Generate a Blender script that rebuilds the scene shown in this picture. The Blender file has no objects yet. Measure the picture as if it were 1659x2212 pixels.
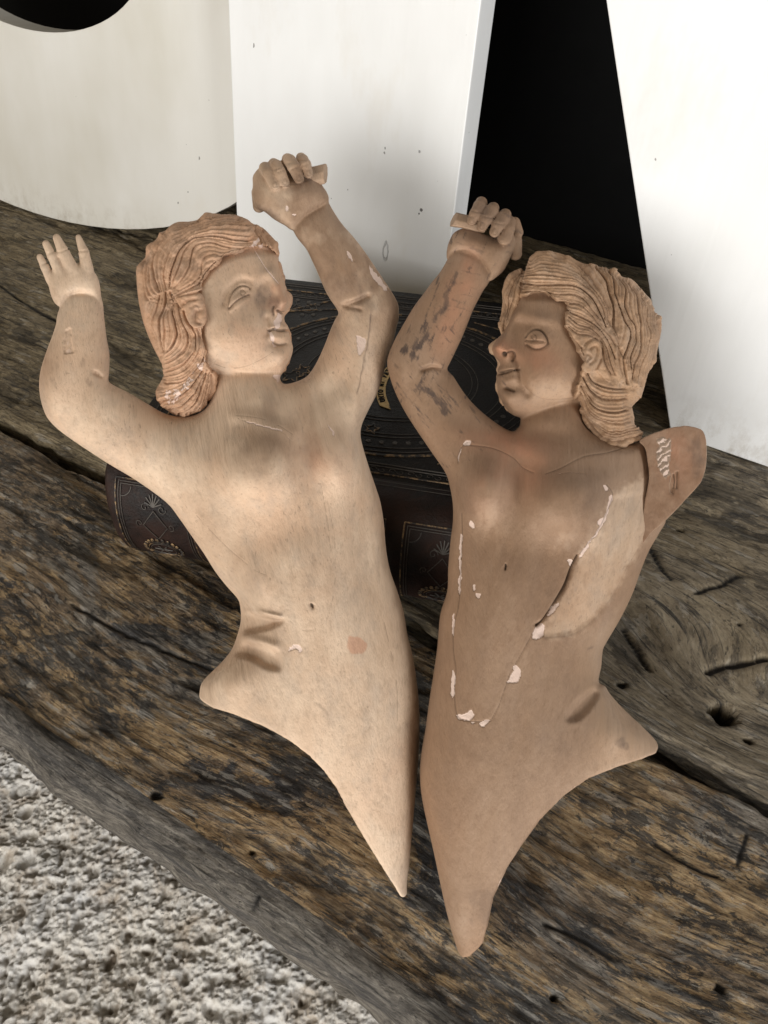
import bpy, math, random
import numpy as np
from mathutils import Vector, Matrix, kdtree

random.seed(7)
RNG = np.random.RandomState(11)
C = bpy.context.scene.collection
sc = bpy.context.scene

# ------------------------------------------------------------------ camera, world, light, exposure
CAMH = 0.5
cam_d = bpy.data.cameras.new('camera'); cam = bpy.data.objects.new('camera', cam_d); C.objects.link(cam)
cam.location = (0, 0, CAMH); cam.rotation_euler = (math.radians(45), 0, 0)
cam_d.sensor_fit = 'VERTICAL'; cam_d.sensor_height = 24; cam_d.lens = 24 * 1719 / 2212
cam_d.clip_start = 0.01; cam_d.clip_end = 60
sc.camera = cam
w = bpy.data.worlds.new('World'); sc.world = w; w.use_nodes = True
bg = w.node_tree.nodes['Background']; bg.inputs[0].default_value = (1.0, 0.86, 0.66, 1); bg.inputs[1].default_value = 0.25

def area(name, loc, target, size, power, col, sy=None):
    d = bpy.data.lights.new(name, 'AREA'); d.size = size; d.energy = power; d.color = col
    d.shape = 'RECTANGLE'; d.size_y = sy or size
    o = bpy.data.objects.new(name, d); C.objects.link(o); o.location = loc
    o.rotation_euler = (Vector(target) - Vector(loc)).to_track_quat('-Z', 'Y').to_euler()
    return o
area('doorway_light', (-1.20, -1.50, 0.62), (0.05, 0.5, 0.12), 1.6, 54, (1.0, 0.985, 0.955), 1.5)
area('window_light', (1.55, -1.35, 0.45), (0.2, 0.5, 0.15), 0.8, 38, (0.97, 0.985, 1.0), 1.0)
sc.view_settings.view_transform = 'Standard'; sc.view_settings.look = 'None'
sc.view_settings.exposure = 0.12; sc.view_settings.gamma = 1

# ------------------------------------------------------------------ helpers
FPX = 1719.0; UC, VC = 829.5, 1106.0; S2 = math.sqrt(.5)
def ray(u, v):
    a = (np.asarray(u, float) - UC) / FPX; b = -(np.asarray(v, float) - VC) / FPX
    return a, S2 + b * S2, -S2 + b * S2
def on_z(u, v, z=0.0):
    dx, dy, dz = ray(u, v); t = (z - CAMH) / dz
    return np.stack([dx * t, dy * t, CAMH + dz * t], -1)

def tag(o, label=None, cat=None, group=None, kind=None):
    if label: o['label'] = label
    if cat: o['category'] = cat
    if group: o['group'] = group
    if kind: o['kind'] = kind
    return o
def empty(name, loc):
    o = bpy.data.objects.new(name, None); C.objects.link(o); o.location = loc; o.empty_display_size = .05
    return o
def mesh_obj(name, verts, faces, mat, parent=None, smooth=True, org=None, attrs=None):
    verts = np.asarray(verts, np.float32); org = np.zeros(3) if org is None else np.asarray(org, float)
    me = bpy.data.meshes.new(name)
    if isinstance(faces, np.ndarray):
        n = faces.shape[1]; nf = len(faces)
        me.vertices.add(len(verts)); me.vertices.foreach_set('co', (verts - org).astype(np.float32).ravel())
        me.loops.add(nf * n); me.loops.foreach_set('vertex_index', faces.astype(np.int32).ravel())
        me.polygons.add(nf); me.polygons.foreach_set('loop_start', np.arange(0, nf * n, n, dtype=np.int32))
        me.update(calc_edges=True); me.validate()
    else:
        me.from_pydata((verts - org).tolist(), [], faces); me.update()
    if smooth: me.polygons.foreach_set('use_smooth', np.ones(len(me.polygons), bool))
    for k, a in (attrs or {}).items():
        a = np.asarray(a, np.float32)
        if a.ndim == 1:
            at = me.attributes.new(k, 'FLOAT', 'POINT'); at.data.foreach_set('value', a)
        else:
            at = me.attributes.new(k, 'FLOAT_VECTOR', 'POINT'); at.data.foreach_set('vector', a.ravel())
    if mat: me.materials.append(mat)
    o = bpy.data.objects.new(name, me); C.objects.link(o)
    if parent is not None:
        o.parent = parent
        p = np.array(parent.location)
        q = parent.parent
        while q is not None: p = p + np.array(q.location); q = q.parent
        o.location = Vector((org - p).tolist())
    else: o.location = Vector(org.tolist())
    return o

# numpy noise
_T = RNG.rand(256, 256).astype(np.float32)
def vnoise(x, y, sd=0):
    x = np.asarray(x, np.float64) + sd * 17.31; y = np.asarray(y, np.float64) + sd * 9.77
    xi = np.floor(x).astype(np.int64); yi = np.floor(y).astype(np.int64); fx = x - xi; fy = y - yi
    fx = fx * fx * (3 - 2 * fx); fy = fy * fy * (3 - 2 * fy)
    a = _T[xi & 255, yi & 255]; b = _T[(xi + 1) & 255, yi & 255]; c = _T[xi & 255, (yi + 1) & 255]; d = _T[(xi + 1) & 255, (yi + 1) & 255]
    return (a * (1 - fx) + b * fx) * (1 - fy) + (c * (1 - fx) + d * fx) * fy - .5
def fbm(x, y, o=4, sd=0, g=.5):
    s = 0; a = 1
    for i in range(o): s = s + a * vnoise(x * 2 ** i, y * 2 ** i, sd + i * 3); a *= g
    return s
def sst(a, b, x):
    t = np.clip((x - a) / (b - a), 0, 1); return t * t * (3 - 2 * t)

def catmull(P, n=6, closed=True):
    P = np.asarray(P, float); m = len(P); out = []
    rng = range(m) if closed else range(m - 1)
    for i in rng:
        if closed: p0, p1, p2, p3 = P[i - 1], P[i], P[(i + 1) % m], P[(i + 2) % m]
        else: p0, p1, p2, p3 = P[max(i - 1, 0)], P[i], P[i + 1], P[min(i + 2, m - 1)]
        for k in range(n):
            t = k / n
            out.append(.5 * ((2 * p1) + (-p0 + p2) * t + (2 * p0 - 5 * p1 + 4 * p2 - p3) * t * t + (-p0 + 3 * p1 - 3 * p2 + p3) * t ** 3))
    if not closed: out.append(P[-1])
    return np.array(out)
def seg_dist(x, y, P, closed):
    """min distance to a polyline, chunked by segment"""
    d = np.full(x.shape, 1e9, np.float32); m = len(P)
    for i in range(m if closed else m - 1):
        a = P[i]; b = P[(i + 1) % m]; e = b - a; L = (e * e).sum() + 1e-9
        t = np.clip(((x - a[0]) * e[0] + (y - a[1]) * e[1]) / L, 0, 1)
        dx = x - a[0] - t * e[0]; dy = y - a[1] - t * e[1]
        np.minimum(d, dx * dx + dy * dy, out=d)
    return np.sqrt(d)
def poly_sd(x, y, P):
    """signed distance, positive inside"""
    d = seg_dist(x, y, P, True); ins = np.zeros(x.shape, bool); m = len(P)
    for i in range(m):
        a = P[i]; b = P[(i + 1) % m]
        if a[1] == b[1]: continue
        c = ((a[1] > y) != (b[1] > y)) & (x < (b[0] - a[0]) * (y - a[1]) / (b[1] - a[1]) + a[0])
        ins ^= c
    return np.where(ins, d, -d)
def blur(a, n):
    for _ in range(n):
        a = (np.roll(a, 1, 0) + np.roll(a, -1, 0) + 2 * a) / 4
        a = (np.roll(a, 1, 1) + np.roll(a, -1, 1) + 2 * a) / 4
    return a

class Field:
    """rounded inflation of an outline: screened Poisson solve, height = kap*sqrt(u)"""
    def __init__(s, poly, step, lam, kap, bounds=None, smooth=4):
        P = catmull(poly, smooth) if smooth else np.asarray(poly, float)
        if bounds is None:
            m = 14; bounds = (P[:, 0].min() - m, P[:, 1].min() - m, P[:, 0].max() + m, P[:, 1].max() + m)
        s.x0, s.y0 = bounds[0], bounds[1]; s.step = step
        nx = int((bounds[2] - bounds[0]) / step) + 1; ny = int((bounds[3] - bounds[1]) / step) + 1
        X, Y = np.meshgrid(s.x0 + np.arange(nx) * step, s.y0 + np.arange(ny) * step, indexing='ij')
        s.X, s.Y = X, Y
        s.d = poly_sd(X, Y, P)
        lv = []
        f = 1
        while min(nx, ny) // f > 12 and f <= 16: lv.append(f); f *= 2
        u = None
        for f in lv[::-1]:
            dd = s.d[::f, ::f]; h = step * f; msk = (dd > 0).astype(np.float32)
            if u is None: u = np.zeros(dd.shape, np.float32)
            else:
                up = np.repeat(np.repeat(u, 2, 0), 2, 1)
                up = up[:dd.shape[0], :dd.shape[1]]
                u = np.zeros(dd.shape, np.float32); u[:up.shape[0], :up.shape[1]] = up
                u = blur(u, 2)
            k = 4 + (h / lam) ** 2
            for it in range(260 if f > 1 else 120):
                u = (np.roll(u, 1, 0) + np.roll(u, -1, 0) + np.roll(u, 1, 1) + np.roll(u, -1, 1) + 2.0 * h * h) / k * msk
        c = step
        wgt = (s.d > 1.6 * c).astype(np.float32) * np.exp(-np.clip(s.d, 0, None) / (3 * c))
        r = wgt * u / np.maximum(s.d + .4 * c, c)
        num, den = blur(r, 10), blur(wgt, 10)
        wf = num / np.maximum(den, 1e-4)
        wf = np.where(den > 1e-4, wf, 60.0)
        t = sst(2 * c, 6 * c, s.d)
        s.u = (np.where(s.d > 0, u * t + (1 - t) * wf * s.d, wf * s.d)).astype(np.float32)
        s.kap = kap
        gx, gy = np.gradient(s.u, step); s.g2 = gx * gx + gy * gy
    def F(s): return s.kap * np.sqrt(np.clip(s.u, 0, None))
    def vol(s, hs, R=None, beta=.65, shift=0.0):
        """implicit on the grid for heights hs; R 2d relief, shift 2d shift of the whole"""
        u = s.u[..., None]; g2 = s.g2[..., None]; H = hs[None, None, :].astype(np.float32)
        if not np.isscalar(shift): H = H - shift[..., None]
        elif shift: H = H - shift
        if R is not None:
            H = H - R[..., None].astype(np.float32) * sst(-8, 22, H).astype(np.float32)
        q = np.where(H > 0, H / s.kap, H / (s.kap * beta))
        g = q * q - u
        return (g / np.sqrt(4 * q * q / (s.kap ** 2) + g2 + 1.0)).astype(np.float32)

def smin(a, b, k):
    h = np.clip(.5 + .5 * (b - a) / k, 0, 1)
    return b * (1 - h) + a * h - k * h * (1 - h)

def surfnets(F, org, step):
    s = F < 0; n = F.shape
    cnt = np.zeros((n[0] - 1, n[1] - 1, n[2] - 1), np.uint8)
    sl = lambda o, k: slice(o, k - 1 + o)
    for a in (0, 1):
        for b in (0, 1):
            for c in (0, 1): cnt += s[sl(a, n[0]), sl(b, n[1]), sl(c, n[2])]
    act = (cnt > 0) & (cnt < 8); del cnt
    I = np.argwhere(act); lut = np.full(act.shape, -1, np.int32); lut[act] = np.arange(len(I)); del act
    acc = np.zeros((len(I), 3), np.float64); num = np.zeros(len(I))
    for ax in range(3):
        o1, o2 = [k for k in range(3) if k != ax]
        for a in (0, 1):
            for b in (0, 1):
                p = I.copy(); p[:, o1] += a; p[:, o2] += b; q = p.copy(); q[:, ax] += 1
                fa = F[p[:, 0], p[:, 1], p[:, 2]]; fb = F[q[:, 0], q[:, 1], q[:, 2]]
                m = (fa < 0) != (fb < 0)
                t = fa[m] / (fa[m] - fb[m]); v = p[m].astype(np.float64); v[:, ax] += t
                acc[m] += v; num[m] += 1
    V = acc / num[:, None]
    Q = []
    for ax in range(3):
        o1, o2 = [k for k in range(3) if k != ax]
        A = [slice(None)] * 3; B = [slice(None)] * 3; A[ax] = slice(0, -1); B[ax] = slice(1, None)
        sa, sb = s[tuple(A)], s[tuple(B)]
        E = np.argwhere(sa != sb)
        E = E[(E[:, o1] > 0) & (E[:, o2] > 0) & (E[:, o1] < n[o1] - 1) & (E[:, o2] < n[o2] - 1)]
        inside = sa[E[:, 0], E[:, 1], E[:, 2]]
        def cell(d1, d2):
            c = E.copy(); c[:, o1] -= d1; c[:, o2] -= d2; return lut[c[:, 0], c[:, 1], c[:, 2]]
        q = np.stack([cell(1, 1), cell(0, 1), cell(0, 0), cell(1, 0)], 1)
        flip = inside if ax != 1 else ~inside
        q[~flip] = q[~flip][:, ::-1]
        Q.append(q)
    Q = np.concatenate(Q); Q = Q[(Q >= 0).all(1)]
    return V * step + np.asarray(org), Q

# 2d relief builders, all in drawing units
def bump(X, Y, cx, cy, rx, ry, ang, amp, p=2):
    c, sn = math.cos(math.radians(ang)), math.sin(math.radians(ang))
    a = ((X - cx) * c + (Y - cy) * sn) / rx; b = (-(X - cx) * sn + (Y - cy) * c) / ry
    return amp * np.exp(-(a * a + b * b) ** (p / 2))
def ridge(X, Y, P, wd, amp):
    P = catmull(P, 5, False) if len(P) > 2 else np.asarray(P, float)
    x0, y0 = P.min(0) - 4 * wd; x1, y1 = P.max(0) + 4 * wd
    m = (X > x0) & (X < x1) & (Y > y0) & (Y < y1); out = np.zeros(X.shape, np.float32)
    if m.any(): out[m] = amp * np.exp(-(seg_dist(X[m], Y[m], P, False) / wd) ** 2)
    return out
def plateau(X, Y, P, amp, soft, smooth=True):
    P = catmull(P, 4) if smooth else np.asarray(P, float)
    x0, y0 = P.min(0) - soft; x1, y1 = P.max(0) + soft
    m = (X > x0) & (X < x1) & (Y > y0) & (Y < y1); out = np.zeros(X.shape, np.float32)
    if m.any(): out[m] = amp * sst(-soft, soft, poly_sd(X[m], Y[m], P))
    return out

class Pose:
    """maps drawing units (u, v, h) of a figure onto its leaning plane in the world"""
    def __init__(s, a, y0, b, x0, c): s.a, s.y0, s.b, s.x0, s.c = a, y0, b, x0, c
    def __call__(s, V):
        u, v, h = V[:, 0], V[:, 1], V[:, 2]
        dx, dy, dz = ray(u, v)
        t = (s.a - s.b * s.y0 - s.c * s.x0 - CAMH) / (dz - s.b * dy - s.c * dx)
        p = np.stack([dx * t, dy * t, CAMH + dz * t], -1)
        L = np.sqrt(dx * dx + dy * dy + dz * dz)
        k = -(h * t / FPX / L)
        return p + np.stack([dx * k, dy * k, dz * k], -1)

# ------------------------------------------------------------------ node helper
class NT:
    def __init__(s, name):
        s.m = bpy.data.materials.new(name); s.m.use_nodes = True; s.t = s.m.node_tree; s.n = s.t.nodes; s.l = s.t.links
        s.b = s.n['Principled BSDF']
    def node(s, ty, ins=None, **kw):
        n = s.n.new(ty)
        for k, v in kw.items(): setattr(n, k, v)
        for k, v in (ins or {}).items():
            if hasattr(v, 'node') or isinstance(v, bpy.types.NodeSocket): s.l.new(v, n.inputs[k])
            else: n.inputs[k].default_value = v
        return n
    def attr(s, name, vec=False):
        n = s.node('ShaderNodeAttribute', attribute_name=name); return n.outputs['Vector' if vec else 'Fac']
    def obj(s): return s.node('ShaderNodeTexCoord').outputs['Object']
    def map(s, vec, scale=(1, 1, 1), rot=(0, 0, 0), loc=(0, 0, 0)):
        return s.node('ShaderNodeMapping', {'Vector': vec, 'Scale': scale, 'Rotation': rot, 'Location': loc}).outputs[0]
    def noise(s, vec, sc_=5, det=4, rough=.55, dist=0):
        return s.node('ShaderNodeTexNoise', {'Vector': vec, 'Scale': sc_, 'Detail': det, 'Roughness': rough, 'Distortion': dist}).outputs['Fac']
    def ramp(s, fac, *stops):
        n = s.node('ShaderNodeValToRGB', {'Fac': fac}); e = n.color_ramp.elements
        while len(e) < len(stops): e.new(.5)
        for i, (p, c) in enumerate(stops):
            e[i].position = p; e[i].color = (c, c, c, 1) if not isinstance(c, tuple) else (*c, 1)
        return n.outputs['Color']
    def mix(s, fac, a, b, mode='MIX'):
        n = s.node('ShaderNodeMix', data_type='RGBA', blend_type=mode)
        for i, v in ((0, fac), (6, a), (7, b)):
            if isinstance(v, bpy.types.NodeSocket): s.l.new(v, n.inputs[i])
            else: n.inputs[i].default_value = v if i == 0 else (*v, 1)
        return n.outputs[2]
    def voro(s, vec, out='Color', rnd=1.0):
        return s.node('ShaderNodeTexVoronoi', {'Vector': vec, 'Scale': 1.0, 'Randomness': rnd}).outputs[out]
    def warp(s, vec, sc_, amt):
        n = s.node('ShaderNodeTexNoise', {'Vector': vec, 'Scale': sc_, 'Detail': 4.0, 'Roughness': .65}).outputs['Color']
        d = s.node('ShaderNodeVectorMath', {0: n, 1: (.5, .5, .5)}, operation='SUBTRACT').outputs[0]
        e = s.node('ShaderNodeVectorMath', {0: d}, operation='SCALE'); e.inputs['Scale'].default_value = amt
        return s.node('ShaderNodeVectorMath', {0: vec, 1: e.outputs[0]}, operation='ADD').outputs[0]
    def sep(s, c, k=0):
        return s.node('ShaderNodeSeparateColor', {0: c}).outputs[k]
    def math(s, op, a, b=0.0, clamp=False):
        n = s.node('ShaderNodeMath', operation=op, use_clamp=clamp)
        for i, v in enumerate((a, b)):
            if isinstance(v, bpy.types.NodeSocket): s.l.new(v, n.inputs[i])
            else: n.inputs[i].default_value = v
        return n.outputs[0]
    def bump(s, h, dist, strength=1.0, prev=None):
        ins = {'Height': h, 'Distance': dist, 'Strength': strength}
        if prev is not None: ins['Normal'] = prev
        return s.node('ShaderNodeBump', ins).outputs[0]
    def out(s, col, rough=.6, normal=None, spec=.3, metal=0.0):
        for k, v in (('Base Color', col), ('Roughness', rough), ('Metallic', metal), ('Specular IOR Level', spec)):
            if isinstance(v, bpy.types.NodeSocket): s.l.new(v, s.b.inputs[k])
            else: s.b.inputs[k].default_value = (*v, 1) if isinstance(v, tuple) else v
        if normal is not None: s.l.new(normal, s.b.inputs['Normal'])
        return s.m

# ------------------------------------------------------------------ materials of the setting
def mat_plank(name, kind):
    M = NT(name); g = M.attr('grain', True)
    gl = M.noise(M.map(g, (16, 480, 480)), 1, 4, .65, .2)          # thin grain lines
    fine = M.noise(M.map(g, (90, 430, 430)), 1, 6, .75)
    mid = M.noise(M.map(g, (24, 85, 85)), 1, 9, .78, .3)
    big = M.noise(M.map(g, (3.2, 9, 9), loc=(1.3, 2.2, 0)), 1, 6, .65, .5)
    iso = M.noise(M.map(g, (170, 400, 400)), 1, 7, .8)
    wv = M.warp(M.map(g, (30, 105, 105)), 1.1, 1.5); fl1 = M.voro(wv)
    wv2 = M.warp(M.map(g, (85, 330, 330), loc=(3, 1, 2)), 1.2, 1.4); fl2 = M.voro(wv2)
    r1, r2, r3 = M.sep(fl1, 0), M.sep(fl2, 0), M.sep(fl2, 1)
    pos = M.node('ShaderNodeSeparateXYZ', {0: M.attr('plank_pos', True)}).outputs[0]
    if kind == 'front':
        col = M.ramp(M.math('ADD', M.math('MULTIPLY', mid, .85), M.math('MULTIPLY', r2, .14)), (.36, (.024, .019, .015)), (.45, (.14, .096, .058)), (.53, (.30, .21, .125)), (.63, (.48, .375, .25)))
        blot = M.math('ADD', M.noise(M.map(g, (6, 13, 13), loc=(7.3, .2, 0)), 1, 8, .78, 1.0), M.math('MULTIPLY', M.math('SUBTRACT', r1, .5), .07))
        blot = M.math('ADD', blot, M.math('MULTIPLY', M.math('SUBTRACT', pos, .42), .16))
        org = M.ramp(fine, (.36, (.15, .088, .040)), (.48, (.40, .26, .125)), (.60, (.60, .43, .23)))
        col = M.mix(M.math('MULTIPLY', M.ramp(blot, (.485, 0.0), (.53, .92)), M.ramp(fine, (.34, .1), (.42, 1.0))), col, org)
        gry = M.ramp(fine, (.3, (.05, .046, .042)), (.65, (.36, .33, .29)))
        gm = M.math('ADD', M.noise(M.map(g, (8, 20, 20), loc=(4.1, 3.2, 7)), 1, 7, .72, .7), M.math('MULTIPLY', M.math('SUBTRACT', r2, .5), .06))
        col = M.mix(M.ramp(gm, (.53, 0.0), (.59, .85)), col, gry)
        blk = M.math('ADD', M.noise(M.map(g, (5, 12, 12), loc=(2.1, 8.2, 3)), 1, 9, .80, .9), M.math('MULTIPLY', M.math('SUBTRACT', r3, .5), .06))
        col = M.mix(M.ramp(blk, (.53, 0.0), (.57, .95)), col, M.mix(r2, (.018, .018, .021), (.055, .057, .064)))
        blu = M.noise(M.map(g, (6, 22, 22), loc=(5.1, 1.2, 7)), 1, 5, .7, .6)
        col = M.mix(M.ramp(blu, (.66, 0.0), (.76, .55)), col, (.06, .085, .10))
        col = M.mix(M.ramp(r3, (.90, 0.0), (.93, .55)), col, (.46, .43, .38))
    elif kind == 'edge':
        col = M.ramp(M.math('ADD', M.math('MULTIPLY', fine, .5), M.math('MULTIPLY', mid, .5)), (.36, (.045, .038, .032)), (.47, (.14, .122, .10)), (.60, (.31, .275, .23)))
        col = M.mix(M.ramp(M.noise(M.map(g, (4, 40, 40)), 1, 6, .7), (.48, 0.0), (.62, .8)), col, (.040, .038, .040))
    else:
        col = M.ramp(M.math('ADD', M.math('MULTIPLY', mid, .6), M.math('MULTIPLY', fine, .4)), (.33, (.05, .040, .030)), (.43, (.20, .165, .125)), (.54, (.34, .29, .23)), (.66, (.50, .44, .36)))
        brn = M.ramp(M.math('ADD', M.math('MULTIPLY', mid, .6), M.math('MULTIPLY', fine, .4)), (.35, (.055, .040, .022)), (.48, (.22, .17, .10)), (.64, (.40, .325, .205)))
        col = M.mix(M.math('ADD', M.ramp(pos, (.40, .95), (.85, .35)), M.ramp(big, (.45, -.2), (.7, .3)), True), col, brn)
        blk = M.noise(M.map(g, (9, 22, 22), loc=(2.1, 8.2, 3)), 1, 8, .78, .6)
        col = M.mix(M.ramp(blk, (.60, 0.0), (.66, .85)), col, (.030, .025, .022))
        col = M.mix(M.ramp(r3, (.93, 0.0), (.95, .4)), col, (.45, .42, .37))
    col = M.mix(M.ramp(gl, (.35, .9), (.445, 0.0)), col, (.018, .015, .013))
    col = M.mix(M.ramp(iso, (.36, .85), (.45, 0.0)), col, (.012, .010, .009))
    col = M.mix(M.ramp(iso, (.57, 0.0), (.70, .55)), col, (.42, .38, .31))
    fk = M.noise(M.map(g, (55, 170, 170), loc=(5, 8, 2)), 1, 6, .8, .4); fz = M.noise(M.map(g, (10, 20, 20), loc=(1, 8, 2)), 1, 4, .6)
    fm = M.math('ADD', fk, M.math('MULTIPLY', M.math('SUBTRACT', fz, .5), .5))
    col = M.mix(M.ramp(fm, (.545, 0.0), (.575, .88 if kind == 'front' else .5)), col, (.026, .023, .022))
    fp = M.noise(M.map(g, (70, 230, 230), loc=(2, 3, 9)), 1, 6, .8, .3)
    col = M.mix(M.ramp(fp, (.585, 0.0), (.615, .6 if kind == 'front' else .3)), col, (.47, .43, .36))
    spk = M.noise(M.map(g, (120, 190, 190), loc=(8, 8, 8)), 1, 4, .7)
    col = M.mix(M.ramp(spk, (.655, 0.0), (.69, .95)), col, (.012, .010, .009))
    dust = M.noise(M.map(g, (7, 14, 14), loc=(6, 6, 1)), 1, 6, .7)
    if kind == 'front': col = M.mix(M.math('MULTIPLY', M.ramp(dust, (.42, 0.0), (.66, .28)), M.ramp(fine, (.38, .2), (.58, 1.0))), col, (.40, .35, .275))
    pit = M.attr('pit'); col = M.mix(M.ramp(pit, (.2, 0.0), (.75, .95)), col, (.010, .008, .007))
    lyr = M.math('ADD', M.math('MULTIPLY', gl, .8), M.math('ADD', M.math('MULTIPLY', mid, .9), M.math('MULTIPLY', r2, .06)))
    lyr = M.math('SUBTRACT', lyr, M.ramp(spk, (.62, 0.0), (.70, .5))); lyr = M.math('SUBTRACT', lyr, M.ramp(fm, (.53, 0.0), (.59, .22)))
    nrm = M.bump(lyr, 1.0 * (.0055 if kind != 'rear' else .0034), 1.0)
    nrm = M.bump(iso, .0022, .9, nrm)
    rough = M.ramp(big, (.35, .42), (.6, .75))
    return M.out(col, rough, nrm, .4)

def mat_floor():
    M = NT('aggregate_stone'); o = M.obj(); hgt = M.attr('relief')
    n1 = M.noise(M.map(o, (9, 9, 9)), 1, 5, .6); n2 = M.noise(M.map(o, (90, 90, 90)), 1, 8, .75); n3 = M.noise(M.map(o, (26, 26, 26), loc=(4, 2, 1)), 1, 6, .7, .5)
    col = M.ramp(n2, (.3, (.50, .455, .40)), (.5, (.65, .61, .55)), (.7, (.77, .74, .69)))
    col = M.mix(M.ramp(n1, (.45, 0.0), (.65, .45)), col, (.60, .62, .65))
    col = M.mix(M.ramp(n3, (.50, 0.0), (.66, .65)), col, (.33, .25, .17))
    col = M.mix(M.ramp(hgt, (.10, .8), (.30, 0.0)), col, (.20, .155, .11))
    dk = M.noise(M.map(o, (120, 120, 120), loc=(1, 7, 3)), 1, 3, .6)
    col = M.mix(M.ramp(dk, (.66, 0.0), (.72, .8)), col, (.08, .07, .06))
    nrm = M.bump(n2, .0045, .8); nrm = M.bump(M.noise(M.map(o, (420, 420, 420)), 1, 5, .75), 0.0012, .7, nrm)
    return M.out(col, .75, nrm, .3)

def mat_paint(name='white_paint', lo=(.76, .745, .715), hi=(.84, .83, .81)):
    M = NT(name); o = M.obj()
    gr = M.noise(M.map(o, (170, 170, 7)), 1, 5, .6); bb = M.noise(M.map(o, (6, 6, 3)), 1, 4, .55)
    col = M.ramp(bb, (.35, lo), (.6, hi))
    sp = M.noise(M.map(o, (95, 95, 70), loc=(3, 3, 3)), 1, 2, .5)
    col = M.mix(M.ramp(sp, (.745, 0.0), (.76, .8)), col, (.12, .11, .10))
    st = M.noise(M.map(o, (12, 12, 5), loc=(9, 1, 3)), 1, 5, .65)
    col = M.mix(M.ramp(st, (.55, 0.0), (.75, .35)), col, (.62, .56, .46))
    d = M.attr('grime'); gn = M.noise(M.map(o, (60, 60, 40)), 1, 6, .75)
    col = M.mix(M.math('MULTIPLY', d, M.ramp(gn, (.46, 0.0), (.70, .6))), col, (.36, .31, .24))
    nrm = M.bump(M.math('ADD', gr, M.math('MULTIPLY', M.noise(M.map(o, (240, 240, 90)), 1, 3), .5)), .00035, .6)
    nrm = M.bump(d, .0004, .5, nrm)
    return M.out(col, .5, nrm, .4)

def mat_leather(name, a, b, rough=.42):
    M = NT(name); o = M.obj()
    n = M.noise(M.map(o, (25, 25, 25)), 1, 6, .7); f = M.noise(M.map(o, (420, 420, 420)), 1, 4, .7)
    col = M.mix(M.ramp(n, (.38, 0.0), (.62, 1.0)), a, b)
    wr = M.noise(M.map(o, (55, 90, 55), loc=(2, 1, 5)), 1, 6, .75, .6)
    col = M.mix(M.ramp(wr, (.62, 0.0), (.74, .5)), col, (.085, .045, .028))
    return M.out(col, M.ramp(n, (.3, rough - .1), (.7, rough + .2)), M.bump(f, .0012, .7, M.bump(n, .002, .5)), .22)
def mat_gold(name, col, cov, metal=.55):
    M = NT(name); o = M.obj()
    n = M.noise(M.map(o, (150, 150, 150)), 1, 6, .75)
    c = M.mix(M.ramp(n, (cov - .06, 0.0), (cov + .06, 1.0)), col, (.020, .017, .015))
    return M.out(c, .5, M.bump(n, .0008, .7), .4, M.math('MULTIPLY', M.ramp(n, (cov - .06, 1.0), (cov + .06, 0.0)), metal))
def mat_pages():
    M = NT('old_paper'); o = M.obj(); n = M.noise(M.map(o, (8, 8, 900)), 1, 3, .6)
    return M.out(M.ramp(n, (.3, (.10, .07, .04)), (.7, (.32, .25, .16))), .8, M.bump(n, .001, .6))
def mat_flat(name, c, r=.9, sp=.2):
    M = NT(name); o = M.obj(); n = M.noise(o, 30, 5)
    return M.out(M.mix(n, tuple(x * .8 for x in c), tuple(x * 1.2 for x in c)), r, None, sp)

ES = np.array([.846, -.533, 0]); ET = np.array([.533, .846, 0]); G0 = np.array([-.386, .633, 0])

# ------------------------------------------------------------------ floor, wall
def make_floor():
    xs = np.concatenate([np.linspace(-4, -.70, 40)[:-1], np.arange(-.70, .14, .00135), np.linspace(.14, 4, 40)])
    ys = np.concatenate([np.linspace(-2.5, .12, 30)[:-1], np.arange(.12, .72, .00135), np.linspace(.72, 6, 50)])
    X, Y = np.meshgrid(xs, ys, indexing='ij')
    h = fbm(X * 22, Y * 22, 3, 1) * .009
    r = 1 - np.abs(fbm(X * 55 + 3, Y * 55, 4, 2, .6)) * 2.2
    r2 = 1 - np.abs(fbm(X * 140 + 9, Y * 140, 3, 21, .6)) * 2.2
    h += r * .0026 + r2 * .0016 + fbm(X * 210, Y * 210, 4, 5, .62) * .0036
    h -= np.clip(fbm(X * 75, Y * 75, 3, 8) - .16, 0, 1) * .020
    rs = np.random.RandomState(4)
    for i in range(170):                       # shells and their prints set in the stone
        cx, cy = rs.uniform(-.8, .3), rs.uniform(.02, .9); R = rs.uniform(.004, .0105); k = rs.uniform(.55, 1.0); a = rs.uniform(0, 3.14)
        i0, i1 = np.searchsorted(xs, [cx - .03, cx + .03]); j0, j1 = np.searchsorted(ys, [cy - .03, cy + .03])
        x, y = X[i0:i1, j0:j1] - cx, Y[i0:i1, j0:j1] - cy
        d = np.sqrt((x * math.cos(a) + y * math.sin(a)) ** 2 + ((y * math.cos(a) - x * math.sin(a)) / k) ** 2) / R
        f = np.exp(-((d - 1) / .22) ** 2) * .0028 * rs.choice([1, 1, -.8]) - np.where(d < 1, (1 - d * d) * rs.choice([.004, -.0016]), 0)
        fl = np.exp(-(d / 1.2) ** 4)
        h[i0:i1, j0:j1] = h[i0:i1, j0:j1] * (1 - .75 * fl) + f
    o_ = np.maximum(np.maximum(-.68 - X, X - .12), np.maximum(.14 - Y, Y - .70)); h *= sst(.02, -.01, o_)
    V = np.stack([X, Y, -.42 + h], -1).reshape(-1, 3)
    n0, n1 = len(xs), len(ys); I = np.arange(n0 * n1).reshape(n0, n1)
    Q = np.stack([I[:-1, :-1], I[1:, :-1], I[1:, 1:], I[:-1, 1:]], -1).reshape(-1, 4)
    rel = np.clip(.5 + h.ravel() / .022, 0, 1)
    tag(mesh_obj('floor', V, Q, mat_floor(), attrs={'relief': rel}), kind='structure')
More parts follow.
